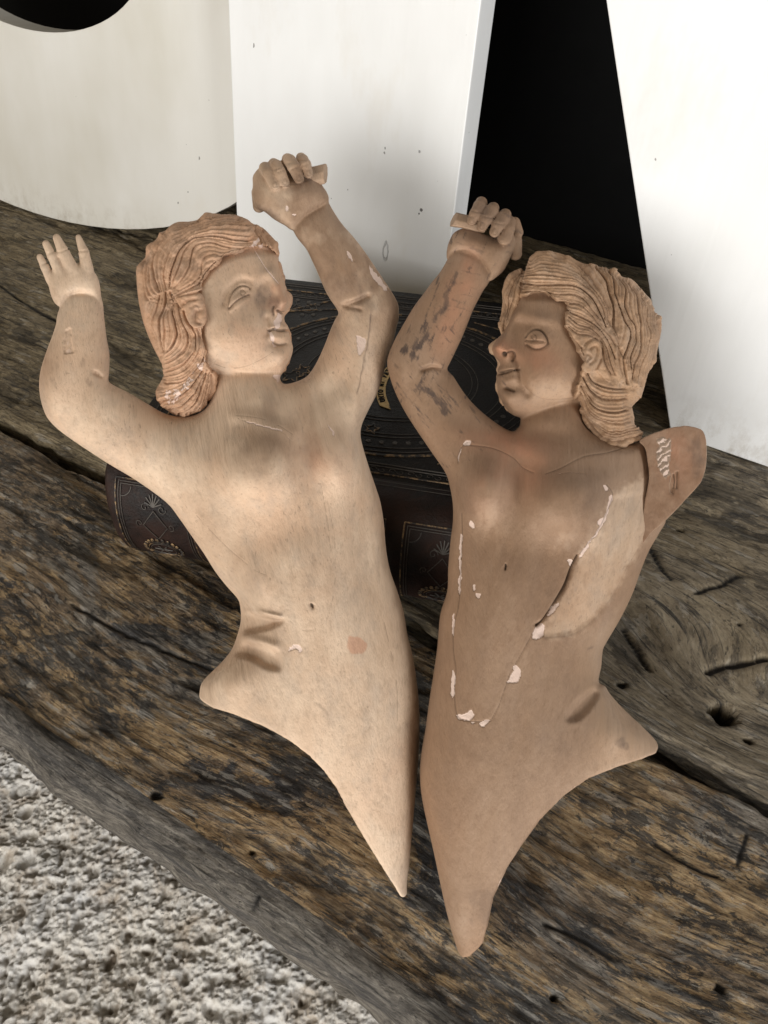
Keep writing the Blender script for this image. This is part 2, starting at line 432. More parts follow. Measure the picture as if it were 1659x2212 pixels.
make_floor()

def box(name, s0, s1, t0, t1, z0, z1, mat, parent=None, org=None, E=(ES, ET, G0)):
    P = [E[2] + E[0] * s + E[1] * t + np.array([0, 0, z]) for s in (s0, s1) for t in (t0, t1) for z in (z0, z1)]
    F = [(0, 1, 3, 2), (4, 6, 7, 5), (0, 4, 5, 1), (2, 3, 7, 6), (0, 2, 6, 4), (1, 5, 7, 3)]
    return mesh_obj(name, P, F, mat, parent, False, org)
tag(box('wall', -3, 3.5, .72, .80, -.42, 2.4, mat_flat('dark_wall', (.006, .006, .006), .9, .1)), kind='structure')

# ------------------------------------------------------------------ bench of old planks
def plank(name, t0, t1, z0, thick, kind, parent, sd, s0=-.55, s1=1.45, ds=.0028, dt=.0016, rnd=(.01, .01), feats=None, edgemat=None):
    """closed slab: profile across the plank swept along it, worn by noise"""
    rb, rf = rnd                                   # rounding of the back and of the front edge
    prof = []                                      # (t, z, outward t, outward z, side flag)
    def line(a, b, nrm, st, fl):
        n = max(2, int(math.hypot(b[0] - a[0], b[1] - a[1]) / st))
        for i in range(n): prof.append((a[0] + (b[0] - a[0]) * i / n, a[1] + (b[1] - a[1]) * i / n, *nrm, fl))
    def arc(cx, cz, r, a0, a1, fl):
        n = max(3, int(r * abs(a1 - a0) / dt))
        for i in range(n):
            a = a0 + (a1 - a0) * i / n; prof.append((cx + r * math.cos(a), cz + r * math.sin(a), math.cos(a), math.sin(a), fl))
    zb = z0 - thick
    line((t0, zb + .004), (t0, z0 - rf), (-1, 0), .0025, 1)
    arc(t0 + rf, z0 - rf, rf, math.pi, math.pi / 2, 1)
    line((t0 + rf, z0), (t1 - rb, z0), (0, 1), dt, 0)
    arc(t1 - rb, z0 - rb, rb, math.pi / 2, 0, 0)
    line((t1, z0 - rb), (t1, zb), (1, 0), .01, 0)
    line((t1, zb), (t0, zb), (0, -1), .04, 0)
    pr = np.array(prof); n1 = len(pr)
    ss = np.arange(s0, s1, ds); n0 = len(ss)
    S, J = np.meshgrid(ss, np.arange(n1), indexing='ij')
    T = pr[J, 0]; Z = pr[J, 1]; NTt = pr[J, 2]; NZ = pr[J, 3]
    arcl = np.concatenate([[0], np.cumsum(np.hypot(np.diff(pr[:, 0]), np.diff(pr[:, 1])))])[J]
    gt = arcl.copy(); gs = S.copy()
    knot = np.zeros_like(S)
    for (ks, kt, kr, ka) in (feats or {}).get('knots', []):
        rr = (S - ks) ** 2 * .35 + (T - kt) ** 2
        gt = gt + ka * np.exp(-rr / kr ** 2); gs = gs
    d = fbm(gs * 4, gt * 14, 3, sd) * .0035
    gr = fbm(gs * 13, gt * 210, 4, sd + 2, .6)
    d += gr * .0014 + fbm(gs * 30, gt * 60, 4, sd + 5, .6) * .0018
    chip = np.clip(fbm(gs * 9, gt * 34, 4, sd + 9, .6) - .10, 0, 1); d -= chip * .010
    edge = np.exp(-np.minimum(np.abs(T - t0), np.abs(T - t1)) / .006) * (NZ > -.5)
    d += edge * (fbm(S * 16, arcl * 20, 4, sd + 20, .6) * .008 - .001)
    pit = np.clip(chip * 5, 0, .5) * (fbm(gs * 40, gt * 90, 3, sd + 31) > .02)
    for (P, wd, dep) in (feats or {}).get('cracks', []):
        wd = max(wd * 1.5, .0021 if kind == 'rear' else .0014); dep *= .8 if kind == 'rear' else .55; P = np.asarray(P, float); x0, y0 = P.min(0) - .02; x1, y1 = P.max(0) + .02
        m = (S > x0) & (S < x1) & (T > y0) & (T < y1) & (NZ > .5)
        if m.any():
            wob = vnoise(S[m] * 160, T[m] * 160, 3) * .0016
            k = np.exp(-((seg_dist(S[m] + wob, T[m] - wob, catmull(P, 5, False), False)) / wd) ** 2)
            d[m] -= dep * k; pit[m] = np.maximum(pit[m], k)
    for (cs, ct, r, dep) in (feats or {}).get('holes', []):
        rr = np.hypot(S - cs, T - ct) + vnoise(S * 220, T * 220, 7) * r * .18
        k = sst(r * 1.12, r * .88, rr) * (NZ > .5); d -= dep * k; pit = np.maximum(pit, k)
    Tn = T + NTt * d; Zn = Z + NZ * d
    V = (G0 + S[..., None] * ES + Tn[..., None] * ET + Zn[..., None] * np.array([0, 0, 1])).reshape(-1, 3)
    I = np.arange(n0 * n1).reshape(n0, n1); Ir = np.roll(I, -1, 1)
    Q = np.stack([I[:-1], Ir[:-1], Ir[1:], I[1:]], -1).reshape(-1, 4)
    # end caps fanned on the closed profile
    caps = []
    for k, fl in ((0, 0), (n0 - 1, 1)):
        c = len(V); V = np.concatenate([V, V[I[k]].mean(0, keepdims=True)])
        a, b = I[k], Ir[k]
        q = np.stack([np.full(n1, c), b, a, a], -1) if fl else np.stack([np.full(n1, c), a, b, b], -1)
        caps.append(q[:, :3])
    ex = lambda A: np.concatenate([A.ravel(), [0, 0]])
    grain = np.stack([ex(gs), ex(gt), ex(Z * 0)], -1); pos = np.stack([ex(S), ex(T), ex(Z)], -1)
    tri = np.concatenate(caps)
    me_f = Q.tolist() + tri.tolist()
    o = mesh_obj(name, V, me_f, None, parent, True, G0 + ES * .45 + ET * t0 + np.array([0, 0, z0]),
                 {'grain': grain, 'pit': ex(pit), 'plank_pos': pos})
    o.data.materials.append(mat_plank(name + '_' + kind, kind))
    if edgemat:
        o.data.materials.append(edgemat)
        mi = np.zeros(len(me_f), np.int32); fj = np.tile(pr[:, 4], n0 - 1).astype(np.int32); mi[:len(fj)] = fj
        o.data.polygons.foreach_set('material_index', mi)
    return o
bench = empty('wooden_bench', tuple(G0 + ES * .45 + np.array([0, 0, -.42])))
tag(bench, 'old weathered bench of thick scarred planks carrying the carvings, book and letters', 'bench')
def st(u, v, z=0.0):
    p = on_z(u, v, z) - G0; return float(p @ ES), float(p @ ET)
hole = st(1565, 1541)
rear_feats = {
    'knots': [(*st(1560, 1440), .10, .055), (*st(1480, 1290), .07, -.035), (*st(1640, 1560), .05, .03)],
    'cracks': [([st(1530, 1450), st(1575, 1438), st(1610, 1432), st(1659, 1425)], .0016, .006),
               ([st(1505, 1282), st(1560, 1262), st(1600, 1240)], .0010, .004),
               ([st(1395, 1165), st(1425, 1220), st(1450, 1250)], .0009, .003),
               ([st(1350, 1350), st(1380, 1400), st(1405, 1440)], .0009, .004),
               ([st(0, 620), st(60, 660), st(130, 700), st(230, 770)], .0009, .003)],
    'holes': [(*hole, .0088, .024), (*st(1620, 1600), .0025, .006), (*st(1345, 1480), .0030, .004), (*st(1470, 1145), .0022, .003), (*st(1270 + 330, 1350), .0015, .003)]}
plank('plank', .003, .645, 0, .055, 'rear', bench, 3, rnd=(.004, .008), feats=rear_feats, ds=.003, dt=.0019)
front_feats = {
    'knots': [(*st(1300, 2000), .06, .02), (*st(300, 1500), .08, .02)],
    'cracks': [([st(555, 2090 - 155), st(535, 1965), st(520, 2000), st(515, 2040)], .0010, .005),
               ([st(1180, 1995), st(1260, 2030), st(1330, 2070)], .0009, .004), ([st(1620, 1800), st(1600, 1860)], .0007, .003),
               ([st(1420, 1815), st(1500, 1868), st(1560, 1890)], .0009, .004), ([st(150, 1300), st(300, 1380), st(480, 1450)], .0009, .004)],
    'holes': [(*st(335, 1715), .0034, .004), (*st(1200, 2150), .0024, .006), (*st(540, 1835), .002, .003), (*st(1560, 2130), .003, .004)]}
edge_m = mat_plank('bench_edge', 'edge')
plank('plank', -.232, -.004, -.004, .058, 'front', bench, 8, rnd=(.006, .020), feats=front_feats, edgemat=edge_m)
legm = mat_plank('bench_leg', 'edge')
P = [G0 + ES * a + ET * b + np.array([0, 0, z]) for z in (-.10, -.060) for a, b in ((-.5, -.06), (1.4, -.06), (1.4, .06), (-.5, .06))]
mesh_obj('added_batten', P, [(0, 3, 2, 1), (4, 5, 6, 7), (0, 1, 5, 4), (1, 2, 6, 5), (2, 3, 7, 6), (3, 0, 4, 7)], mat_flat('added_batten_dark', (.03, .025, .02)), bench, False, P[0])  # unseen dark strip, added so no bright floor shows through the gap
for s_ in (-.42, 1.3):
    for t_ in (-.18, .55):
        P = [G0 + ES * (s_ + a) + ET * (t_ + b) + np.array([0, 0, z]) for z in (-.419, -.064) for a, b in ((0, 0), (.07, 0), (.07, .07), (0, .07))]
        mesh_obj('leg', P, [(0, 3, 2, 1), (4, 5, 6, 7), (0, 1, 5, 4), (1, 2, 6, 5), (2, 3, 7, 6), (3, 0, 4, 7)], legm, bench, False, P[0],
                 {'grain': np.array([[p[2], p[0], p[1]] for p in P]), 'pit': np.zeros(8), 'plank_pos': np.zeros((8, 3))})

# ------------------------------------------------------------------ painted wooden letters
LEAN = math.radians(8)
def letter(name, outline, holes, t0, thick, label, mat=None, frame=None):
    """outline in (s, height) metres, extruded back from the front plane, standing on the bench and leaning back"""
    import bmesh
    bm = bmesh.new()
    def loop(P, h): return [bm.verts.new((p[0], h, p[1])) for p in P]
    loops = [outline] + holes
    for P in loops:
        vs = loop(P, 0.0)
        for i in range(len(vs)): bm.edges.new((vs[i], vs[(i + 1) % len(vs)]))
    bmesh.ops.triangle_fill(bm, use_beauty=True, edges=bm.edges[:])
    front = bm.faces[:]
    r = bmesh.ops.extrude_face_region(bm, geom=front)
    bmesh.ops.translate(bm, vec=(0, thick, 0), verts=[v for v in r['geom'] if isinstance(v, bmesh.types.BMVert)])
    bmesh.ops.recalc_face_normals(bm, faces=bm.faces[:])
    sharp = [e for e in bm.edges if len(e.link_faces) == 2 and e.calc_face_angle() > .9]
    bmesh.ops.bevel(bm, geom=sharp, offset=.0012, segments=2, affect='EDGES', profile=.6)
    me = bpy.data.meshes.new(name); bm.to_mesh(me); bm.free()
    o = bpy.data.objects.new(name, me); C.objects.link(o)
    es, et, o0 = frame or (ES, ET, G0 + ET * t0)
    up = et * math.sin(LEAN) + np.array([0, 0, math.cos(LEAN)]); bk = np.cross(up, es); bk = bk if bk @ et > 0 else -bk
    s_mid = np.mean([p[0] for p in outline]); org = o0 + es * s_mid + np.array([0, 0, .0012])
    R = Matrix(((es[0], bk[0], up[0], org[0]), (es[1], bk[1], up[1], org[1]), (es[2], bk[2], up[2], org[2]), (0, 0, 0, 1)))
    me.transform(Matrix.Translation((-s_mid, 0, 0)))
    o.matrix_world = R
    co = np.zeros(len(me.vertices) * 3); me.vertices.foreach_get('co', co); co = co.reshape(-1, 3)
    sub = o.modifiers.new('paint_relief', 'SUBSURF'); sub.subdivision_type = 'SIMPLE'; sub.levels = 0; sub.render_levels = 0
    o.modifiers.remove(sub)
    me.materials.append(mat or PAINT)
    at = me.attributes.new('grime', 'FLOAT', 'POINT'); at.data.foreach_set('value', np.zeros(len(me.vertices), np.float32))
    tag(o, label, 'letter', 'large white letters leaning at the back of the bench')
    return o
PAINT = mat_paint()
# the grime creeps up from the lower edge of each letter
def _grime(P_):
    nt = P_.node_tree
    a = [n for n in nt.nodes if n.bl_idname == 'ShaderNodeAttribute'][0]
    sep = nt.nodes.new('ShaderNodeSeparateXYZ'); tc = nt.nodes.new('ShaderNodeTexCoord'); nt.links.new(tc.outputs['Object'], sep.inputs[0])
    r = nt.nodes.new('ShaderNodeMapRange'); r.inputs[1].default_value = .05; r.inputs[2].default_value = 0; r.inputs[3].default_value = 0; r.inputs[4].default_value = 1
    nt.links.new(sep.outputs[2], r.inputs[0])
    for l in list(a.outputs['Fac'].links): nt.links.new(r.outputs[0], l.to_socket)
_grime(PAINT)
def dented():
    """the same paint with the knocks and the two chips seen on the N"""
    m = mat_paint('dented', (.75, .75, .74), (.83, .835, .835)); _grime(m); nt = m.node_tree; b = nt.nodes['Principled BSDF']
    tc = nt.nodes.new('ShaderNodeTexCoord'); col = b.inputs['Base Color'].links[0].from_socket; nrm = b.inputs['Normal'].links[0].from_socket
    sep = nt.nodes.new('ShaderNodeSeparateXYZ'); wn = nt.nodes.new('ShaderNodeTexNoise'); wn.inputs['Scale'].default_value = 160; wn.inputs['Detail'].default_value = 4
    nt.links.new(tc.outputs['Object'], wn.inputs['Vector']); nt.links.new(tc.outputs['Object'], sep.inputs[0])
    def mth(op, a, b_=0.0):
        n = nt.nodes.new('ShaderNodeMath'); n.operation = op
        for i, v in enumerate((a, b_)):
            if isinstance(v, bpy.types.NodeSocket): nt.links.new(v, n.inputs[i])
            else: n.inputs[i].default_value = v
        return n.outputs[0]
    tot, drk = None, None
    s_mid = np.mean([q[0] for q in n_out])
    up = ET * math.sin(LEAN) + np.array([0, 0, math.cos(LEAN)]); nn = np.cross(ES, up); o_ = G0 + ET * .335
    for (u, v, rx, rz, ring, dk) in ((833, 546, .0030, .0085, 1, .28), (910, 456, .0020, .0018, 0, .9), (905, 464, .0010, .0010, 0, .9), (906, 330, .0014, .0014, 0, .5)):
        d = np.array(ray(u, v)); k = ((o_ - [0, 0, CAMH]) @ nn) / (d @ nn); p_ = np.array([0, 0, CAMH]) + d * k - o_
        cx, cz = float(p_ @ ES) - s_mid, float(p_ @ up)
        a = mth('DIVIDE', mth('SUBTRACT', sep.outputs[0], cx), rx); c = mth('DIVIDE', mth('SUBTRACT', sep.outputs[2], cz), rz)
        r = mth('SQRT', mth('ADD', mth('MULTIPLY', a, a), mth('MULTIPLY', c, c))); r = mth('ADD', r, mth('MULTIPLY', mth('SUBTRACT', wn.outputs['Fac'], .5), 1.3 if ring else 1.0))
        mr = nt.nodes.new('ShaderNodeMapRange'); mr.interpolation_type = 'SMOOTHSTEP'
        if ring: r = mth('ABSOLUTE', mth('SUBTRACT', r, 1.0))
        mr.inputs[1].default_value = .28 if ring else 1.0; mr.inputs[2].default_value = .05 if ring else .7; mr.inputs[3].default_value = 0; mr.inputs[4].default_value = 1
        nt.links.new(r, mr.inputs[0]); e = mr.outputs[0]; tot = e if tot is None else mth('MAXIMUM', tot, e)
        if dk > 0: e2 = mth('MULTIPLY', e, dk); drk = e2 if drk is None else mth('MAXIMUM', drk, e2)
    mx = nt.nodes.new('ShaderNodeMix'); mx.data_type = 'RGBA'; nt.links.new(drk, mx.inputs[0]); nt.links.new(col, mx.inputs[6]); mx.inputs[7].default_value = (.10, .095, .09, 1); nt.links.new(mx.outputs[2], b.inputs['Base Color'])
    bu_ = nt.nodes.new('ShaderNodeBump'); bu_.inputs['Distance'].default_value = .0012; bu_.invert = True; nt.links.new(tot, bu_.inputs['Height']); nt.links.new(nrm, bu_.inputs['Normal']); nt.links.new(bu_.outputs[0], b.inputs['Normal'])
    m.name = 'dented_white_paint'; return m
def half_ell(cx, a, b, z, top):
    return [(cx + a * math.cos(math.radians(k)), z - b * math.sin(math.radians(k)) * (-1 if top else 1)) for k in range(0, 181, 5)]
def rounded(cx, a, b, z0, z1):
    lo = [(cx - a * math.cos(math.radians(k)), z0 + b - b * math.sin(math.radians(k))) for k in range(0, 181, 5)]
    hi = [(cx + a * math.cos(math.radians(k)), z1 - b + b * math.sin(math.radians(k))) for k in range(0, 181, 5)]
    return lo + hi
ya = math.radians(5); ES5 = ES * math.cos(ya) + ET * math.sin(ya); ET5 = ET * math.cos(ya) - ES * math.sin(ya)
CREAM = mat_paint('cream_paint', (.60, .575, .51), (.70, .685, .645)); _grime(CREAM)
letter('wooden_letter', rounded(-.40, .40, .21, 0, .98), [rounded(-.37, .19, .11, .231, .75)], 0, .035,
       'big cream white wooden letter O with rounded bottom, behind the open hand at far left', CREAM, (ES5, ET5, G0 + ES * .09 + ET * .372))
n_out = [(.033, 0), (.314, 0), (.314, .583), (.5785, 0), (.86, 0), (.86, .95), (.5785, .95), (.5785, .367), (.314, .95), (.033, .95)]
letter('wooden_letter', n_out, [], .335, .03,
       'big white wooden letter N in front of the O, its slanting stroke at right', dented())

# ------------------------------------------------------------------ the big old book
BE = np.array([.9764, -.2160, 0]); BT = np.array([.2160, .9764, 0]); B0 = np.array([-.2135, .4555, 0]); BL, BD, BH = .380, .304, .095
book = empty('old_book', tuple(B0 + BE * BL / 2 + BT * BD / 2)); tag(book, 'thick old dark leather book with embossed gilt cover lying flat under the two carvings', 'book')
LEA = mat_leather('dark_leather', (.008, .0075, .0075), (.018, .014, .012))
LEAB = mat_leather('brown_leather', (.009, .0065, .006), (.028, .013, .009), .5)
GOLD = mat_gold('worn_gilt', (.28, .18, .09), .47, .4); GOLDB = mat_gold('bright_gilt', (.50, .34, .14), .58, .4); TOOL = mat_gold('blind_tooling', (.075, .064, .054), .58, .15)
def bp(s, t, z): return B0 + BE * s + BT * t + np.array([0, 0, z])
def slab(name, s0, s1, t0, t1, z0, z1, mat, bev=.002, ns=60, nt=50, bow=0.0):
    import bmesh
    bm = bmesh.new(); V = [bm.verts.new(bp(s, t, z)) for s in (s0, s1) for t in (t0, t1) for z in (z0, z1)]
    for f in [(0, 1, 3, 2), (4, 6, 7, 5), (0, 4, 5, 1), (2, 3, 7, 6), (0, 2, 6, 4), (1, 5, 7, 3)]: bm.faces.new([V[i] for i in f])
    bmesh.ops.recalc_face_normals(bm, faces=bm.faces[:])
    bmesh.ops.bevel(bm, geom=bm.edges[:], offset=bev, segments=3, affect='EDGES', profile=.5)
    me = bpy.data.meshes.new(name); org = bp((s0 + s1) / 2, (t0 + t1) / 2, z0)
    bmesh.ops.translate(bm, vec=-Vector(org.tolist()), verts=bm.verts[:]); bm.to_mesh(me); bm.free()
    me.polygons.foreach_set('use_smooth', np.ones(len(me.polygons), bool)); me.materials.append(mat)
    o = bpy.data.objects.new(name, me); C.objects.link(o); o.parent = book; o.location = Vector(org.tolist()) - book.location
    try: me.set_sharp_from_angle(angle=.7)
    except Exception: pass
    return o
slab('cover_board', 0, BL, .012, BD, BH - .007, BH, LEA); slab('cover_board', 0, BL, .012, BD, .0016, .008, LEAB)
slab('page_block', .006, BL - .006, .014, BD - .008, .0081, BH - .0071, mat_pages(), .001)
# spine: a bulging back with a hinge roll along the upper front edge
SPN = 26
def spine_pt(s, k):
    """k 0..1 from the top board edge down to the bottom board, bulging toward the camera"""
    a = math.pi * (k * .92 + .04)
    t = .016 - .034 * math.sin(a) ** .8; z = BH * .5 + (BH * .5 + .0006) * math.cos(a)
    return t, z
def make_spine():
    ns = 240; V = []; Fc = []
    rs = [.0, .078, .152, .228, .302, .38]
    for i in range(ns + 1):
        s = BL * i / ns; b = sum(math.exp(-((s - q) / .0042) ** 2) for q in rs[1:-1])
        e = 1 - .0030 * (math.exp(-s / .004) + math.exp(-(BL - s) / .004)) / .003 * .3
        for k in range(SPN + 1):
            t, z = spine_pt(s, k / SPN); w_ = .0028 * b * math.sin(math.pi * k / SPN)
            n = fbm(np.array([s * 60]), np.array([k * .35]), 3, 2)[0] * .0011
            V.append(bp(s, t * e - w_ + n, max(z, .0018)))
        t, z = spine_pt(s, 1); V.append(bp(s, .03, .0018)); V.append(bp(s, .03, BH + .0006))
    m = SPN + 3
    for i in range(ns):
        for k in range(m):
            k2 = (k + 1) % m; Fc.append((i * m + k, i * m + k2, (i + 1) * m + k2, (i + 1) * m + k))
    Fc.append(tuple(range(m))[::-1]); Fc.append(tuple(ns * m + k for k in range(m)))
    return mesh_obj('spine', V, Fc, LEAB, book, True, bp(BL / 2, 0, .002))
spine = make_spine()

def flat_strokes(name, curves, place, mat, parent, wd=.0009, th=.0005, org=None):
    """raised tooling: each curve a low ribbon with real thickness; place maps 2d to world, normal by difference"""
    V, F = [], []
    for cv in curves:
        cv, w_ = (cv if isinstance(cv, tuple) else (cv, wd))
        P = np.asarray(cv, float)
        if len(P) < 2: continue
        T = np.gradient(P, axis=0); T /= np.linalg.norm(T, axis=1)[:, None] + 1e-12; N = np.stack([-T[:, 1], T[:, 0]], 1)
        b = len(V)
        for p, n in zip(P, N):
            V += [place(*(p - n * w_ / 2), 0), place(*(p - n * w_ * .3), th), place(*(p + n * w_ * .3), th), place(*(p + n * w_ / 2), 0)]
        for i in range(len(P) - 1):
            for k in range(3): F.append((b + i * 4 + k, b + i * 4 + k + 1, b + i * 4 + k + 5, b + i * 4 + k + 4))
    return mesh_obj(name, V, F, mat, parent, False, org if org is not None else V[0])
def circ(cx, cy, r, n=40, ry=None, a0=0, a1=360):
    return [(cx + r * math.cos(math.radians(a0 + (a1 - a0) * i / n)), cy + (ry or r) * math.sin(math.radians(a0 + (a1 - a0) * i / n))) for i in range(n + 1)]
def spiral(cx, cy, r, a0, turns, sg=1, n=36):
    return [(cx + r * (1 - .8 * i / n) * math.cos(a0 + sg * turns * 6.283 * i / n), cy + r * (1 - .8 * i / n) * math.sin(a0 + sg * turns * 6.283 * i / n)) for i in range(n + 1)]
def dot(cx, cy, r): return (circ(cx, cy, r * .5, 10), r)
top = lambda s, t, h: bp(s, t, BH + .0001 + h)
CS, CT = BL / 2, BD / 2
def rect(m, cut=0): return [(m, m + .014), (BL - m, m + .014), (BL - m, BD - m), (m, BD - m), (m, m + .014)]
def dens(P, st_=.004):
    P = np.asarray(P, float); out = []
    for a, b in zip(P[:-1], P[1:]):
        n = max(1, int(np.linalg.norm(b - a) / st_)); out += [a + (b - a) * i / n for i in range(n)]
    return np.array(out + [P[-1]])
tool, gilt = [], []
for m in (.010, .014, .030, .033): tool.append((dens(rect(m)), .0011))
gilt.append((dens(rect(.022)), .0013))
for i in range(46):                                            # running scroll border
    s = .026 + i * (BL - .052) / 45; tool.append((spiral(s, .0405, .0030, 3.14 * (i % 2), .8), .0006)); tool.append((spiral(s, BD - .0265, .0030, 3.14 * (i % 2), .8), .0006))
for r, ww, g in ((.128, .0028, 1), (.123, .0008, 0), (.117, .0008, 0), (.101, .0008, 0), (.096, .0008, 0), (.075, .0008, 0), (.070, .0006, 0)):
    (gilt if g else tool).append((circ(CS, CT + .007, r, 110, r * .80), ww))
for i in range(64):                                            # beaded ring
    a = i * 6.283 / 64; tool.append(dot(CS + .109 * math.cos(a), CT + .007 + .109 * .8 * math.sin(a), .0022))
for sx in (-1, 1):
    for sy in (-1, 1):
        c0 = (CS + sx * .158, CT + .007 + sy * .113)
        gilt.append((dens([(c0[0], c0[1] - sy * .055), (c0[0] - sx * .075, c0[1])]), .0022)); gilt.append((dens([(c0[0] - sx * .10, c0[1] - sy * .010), (c0[0], c0[1] - sy * .040)]), .0014))
        for k in range(3):
            q = (c0[0] - sx * (.012 + k * .022), c0[1] - sy * (.012 + k * .004)); tool.append((spiral(*q, .0095, k, 1.3, sx), .0010))
            for j in range(7): tool.append(dot(q[0] + .012 * math.cos(j * .9), q[1] + .012 * math.sin(j * .9), .0024))
            for j in range(3): tool.append(dot(q[0] + .004 * math.cos(j * 2.1), q[1] + .004 * math.sin(j * 2.1), .0022))
        q = (c0[0] - sx * .016, c0[1] - sy * .048)
        tool.append((spiral(*q, .0115, 1, 1.4, -sx), .0012))
        for j in range(9): tool.append(dot(q[0] + .015 * math.cos(j * .7), q[1] + .015 * math.sin(j * .7), .0026))
        for j in range(6): gilt.append((circ(q[0] - sx * .002, q[1] + sy * .030, .0028 * (1 + .2 * j), 10, .0015, j * 60, j * 60 + 50), .0010))
for i in range(26):                                            # fan of rays inside the ring
    a = math.pi * (.62 + .76 * i / 25); tool.append((dens([(CS + .045 * math.cos(a), CT + .007 + .036 * math.sin(a)), (CS + .066 * math.cos(a), CT + .007 + .053 * math.sin(a))]), .0006))
flat_strokes('embossing', tool, top, TOOL, book, org=bp(CS, CT, BH)); flat_strokes('gilt_lines', gilt, top, GOLD, book, org=bp(CS, CT, BH), th=.0007)
# star leaves beside the banner
def star(cx, cy, r, n=5, a0=.3, q=.42): return [(cx + (r if k % 2 == 0 else r * q) * math.cos(a0 + k * math.pi / n), cy + (r if k % 2 == 0 else r * q) * math.sin(a0 + k * math.pi / n)) for k in range(2 * n)]
def w2b(u, v):
    p = on_z(u, v, BH) - B0; return float(p @ BE), float(p @ BT)
def flat_poly(name, P, h0, h1, mat):
    n = len(P); V = [top(x, y, h0) for x, y in P] + [top(x, y, h1) for x, y in P]
    return mesh_obj(name, V, [tuple(range(n, 2 * n)), tuple(range(n))[::-1]] + [(i, (i + 1) % n, n + (i + 1) % n, n + i) for i in range(n)], mat, book, False, V[0])
for (u, v, r, a) in ((632, 812, .011, .3), (655, 800, .009, .9), (803, 926, .007, .2)):
    c = w2b(u, v); gs_ = flat_strokes('gilt_star', [(dens(star(*c, r, 5, a) + star(*c, r, 5, a)[:1], .001), .0014)], top, GOLD, book, th=.0005)
# curved banner with its motto
bu, bv = w2b(985, 845); b0_ = w2b(823, 852); Rb = math.hypot(b0_[0] - bu, b0_[1] - bv)
ab = math.atan2(b0_[1] - bv, b0_[0] - bu)
A0, A1 = ab + .24, ab - .66
bn = [(bu + (Rb - .0040) * math.cos(A0 + (A1 - A0) * i / 30), bv + (Rb - .0040) * math.sin(A0 + (A1 - A0) * i / 30)) for i in range(31)]
bn += [(bu + (Rb + .0040) * math.cos(A1 + (A0 - A1) * i / 30), bv + (Rb + .0040) * math.sin(A1 + (A0 - A1) * i / 30)) for i in range(31)]
bn.append((bu + Rb * math.cos(A0 + .10) + .003, bv + Rb * math.sin(A0 + .10)))
banner = flat_poly('banner', bn, .0001, .0008, GOLDB)
INK = mat_flat('black_ink', (.012, .010, .008), .7)
txt = 'UNTO MY PATH'
for i, ch in enumerate(txt):
    if ch == ' ': continue
    a = A0 - .05 - (i + .5) * (abs(A1 - A0) - .08) / len(txt)
    cu = bpy.data.curves.new('letter', 'FONT'); cu.body = ch; cu.size = .0066; cu.extrude = .0002; cu.align_x = 'CENTER'; cu.align_y = 'CENTER'; cu.offset = .00025
    to = bpy.data.objects.new('banner_letter', cu); C.objects.link(to)
    dg = bpy.context.evaluated_depsgraph_get(); me = bpy.data.meshes.new_from_object(to.evaluated_get(dg)); bpy.data.objects.remove(to)
    x, y = bu + Rb * math.cos(a), bv + Rb * math.sin(a)
    rad = np.array([math.cos(a), math.sin(a)]); tan = np.array([math.sin(a), -math.cos(a)])
    upv = BE * rad[0] + BT * rad[1]; rt = BE * tan[0] + BT * tan[1]
    p = Vector(top(x, y, .0011).tolist())
    Mx = Matrix(((rt[0], upv[0], 0, p[0]), (rt[1], upv[1], 0, p[1]), (0, 0, 1, p[2]), (0, 0, 0, 1)))
    if np.cross(rt, upv)[2] < 0: Mx = Matrix(((-rt[0], upv[0], 0, p[0]), (-rt[1], upv[1], 0, p[1]), (0, 0, 1, p[2]), (0, 0, 0, 1)))
    ob = bpy.data.objects.new('banner_letter', me); C.objects.link(ob); me.materials.clear(); me.materials.append(INK)
    ob.parent = banner
    bl = banner.location + book.location
    me.transform(Matrix.Diagonal((.72, .95, 1, 1)))
    ob.matrix_local = Matrix.Translation(-bl) @ Mx
# tooling on the spine panels
def spn(s, k, h):
    """s along the spine, k metres down the spine"""
    kk = min(max(k / .112, 0), 1); t, z = spine_pt(s, kk); a = math.pi * (kk * .92 + .04)
    return bp(s, t - (h + .0004) * math.sin(a), max(z + (h + .0004) * math.cos(a), .002))
sg, stl = [], []
for q0, q1 in ((.010, .072), (.084, .146), (.159, .221), (.235, .296), (.309, .370)):
    k0, k1 = .016, .104
    for m in (0, .0025, .0045):
        r_ = [(q0 + m, k0 + m), (q1 - m, k0 + m), (q1 - m, k1 - m), (q0 + m, k1 - m), (q0 + m, k0 + m)]
        (sg if m == 0 else stl).append((dens(r_, .003), .0012 if m == 0 else .0006))
    qm = (q0 + q1) / 2
    for sx in (-1, 1):
        stl.append((circ(qm + sx * (q1 - q0) * .5 - sx * .005, k0 + .006, .008, 14, None, 0 if sx < 0 else 90, 90 if sx < 0 else 180), .0007))
        stl.append((spiral(qm + sx * .007, .036, .0035, 0, 1.1, sx), .0007)); stl.append((spiral(qm + sx * .013, .049, .0030, 2, 1.1, -sx), .0006))
    for j in range(-3, 4): stl.append((dens([(qm, .035), (qm + .0075 * math.sin(j * .42), .035 - .010 * math.cos(j * .42))], .002), .0012))
    stl.append((dens([(qm, .038), (qm + .010, .050), (qm, .061), (qm - .010, .050), (qm, .038)], .002), .0007))
    sg.append((circ(qm, .074, .0125, 30, .0085), .0008)); stl.append((circ(qm, .074, .0105, 30, .0070), .0005))
    for j in range(22): sg.append(dot(qm + .0155 * math.cos(j * .2856), .074 + .0110 * math.sin(j * .2856), .0017))
    for j in range(6): stl.append((dens([(qm, .074), (qm + .0075 * math.cos(j * 1.047), .074 + .0050 * math.sin(j * 1.047))], .002), .0012))
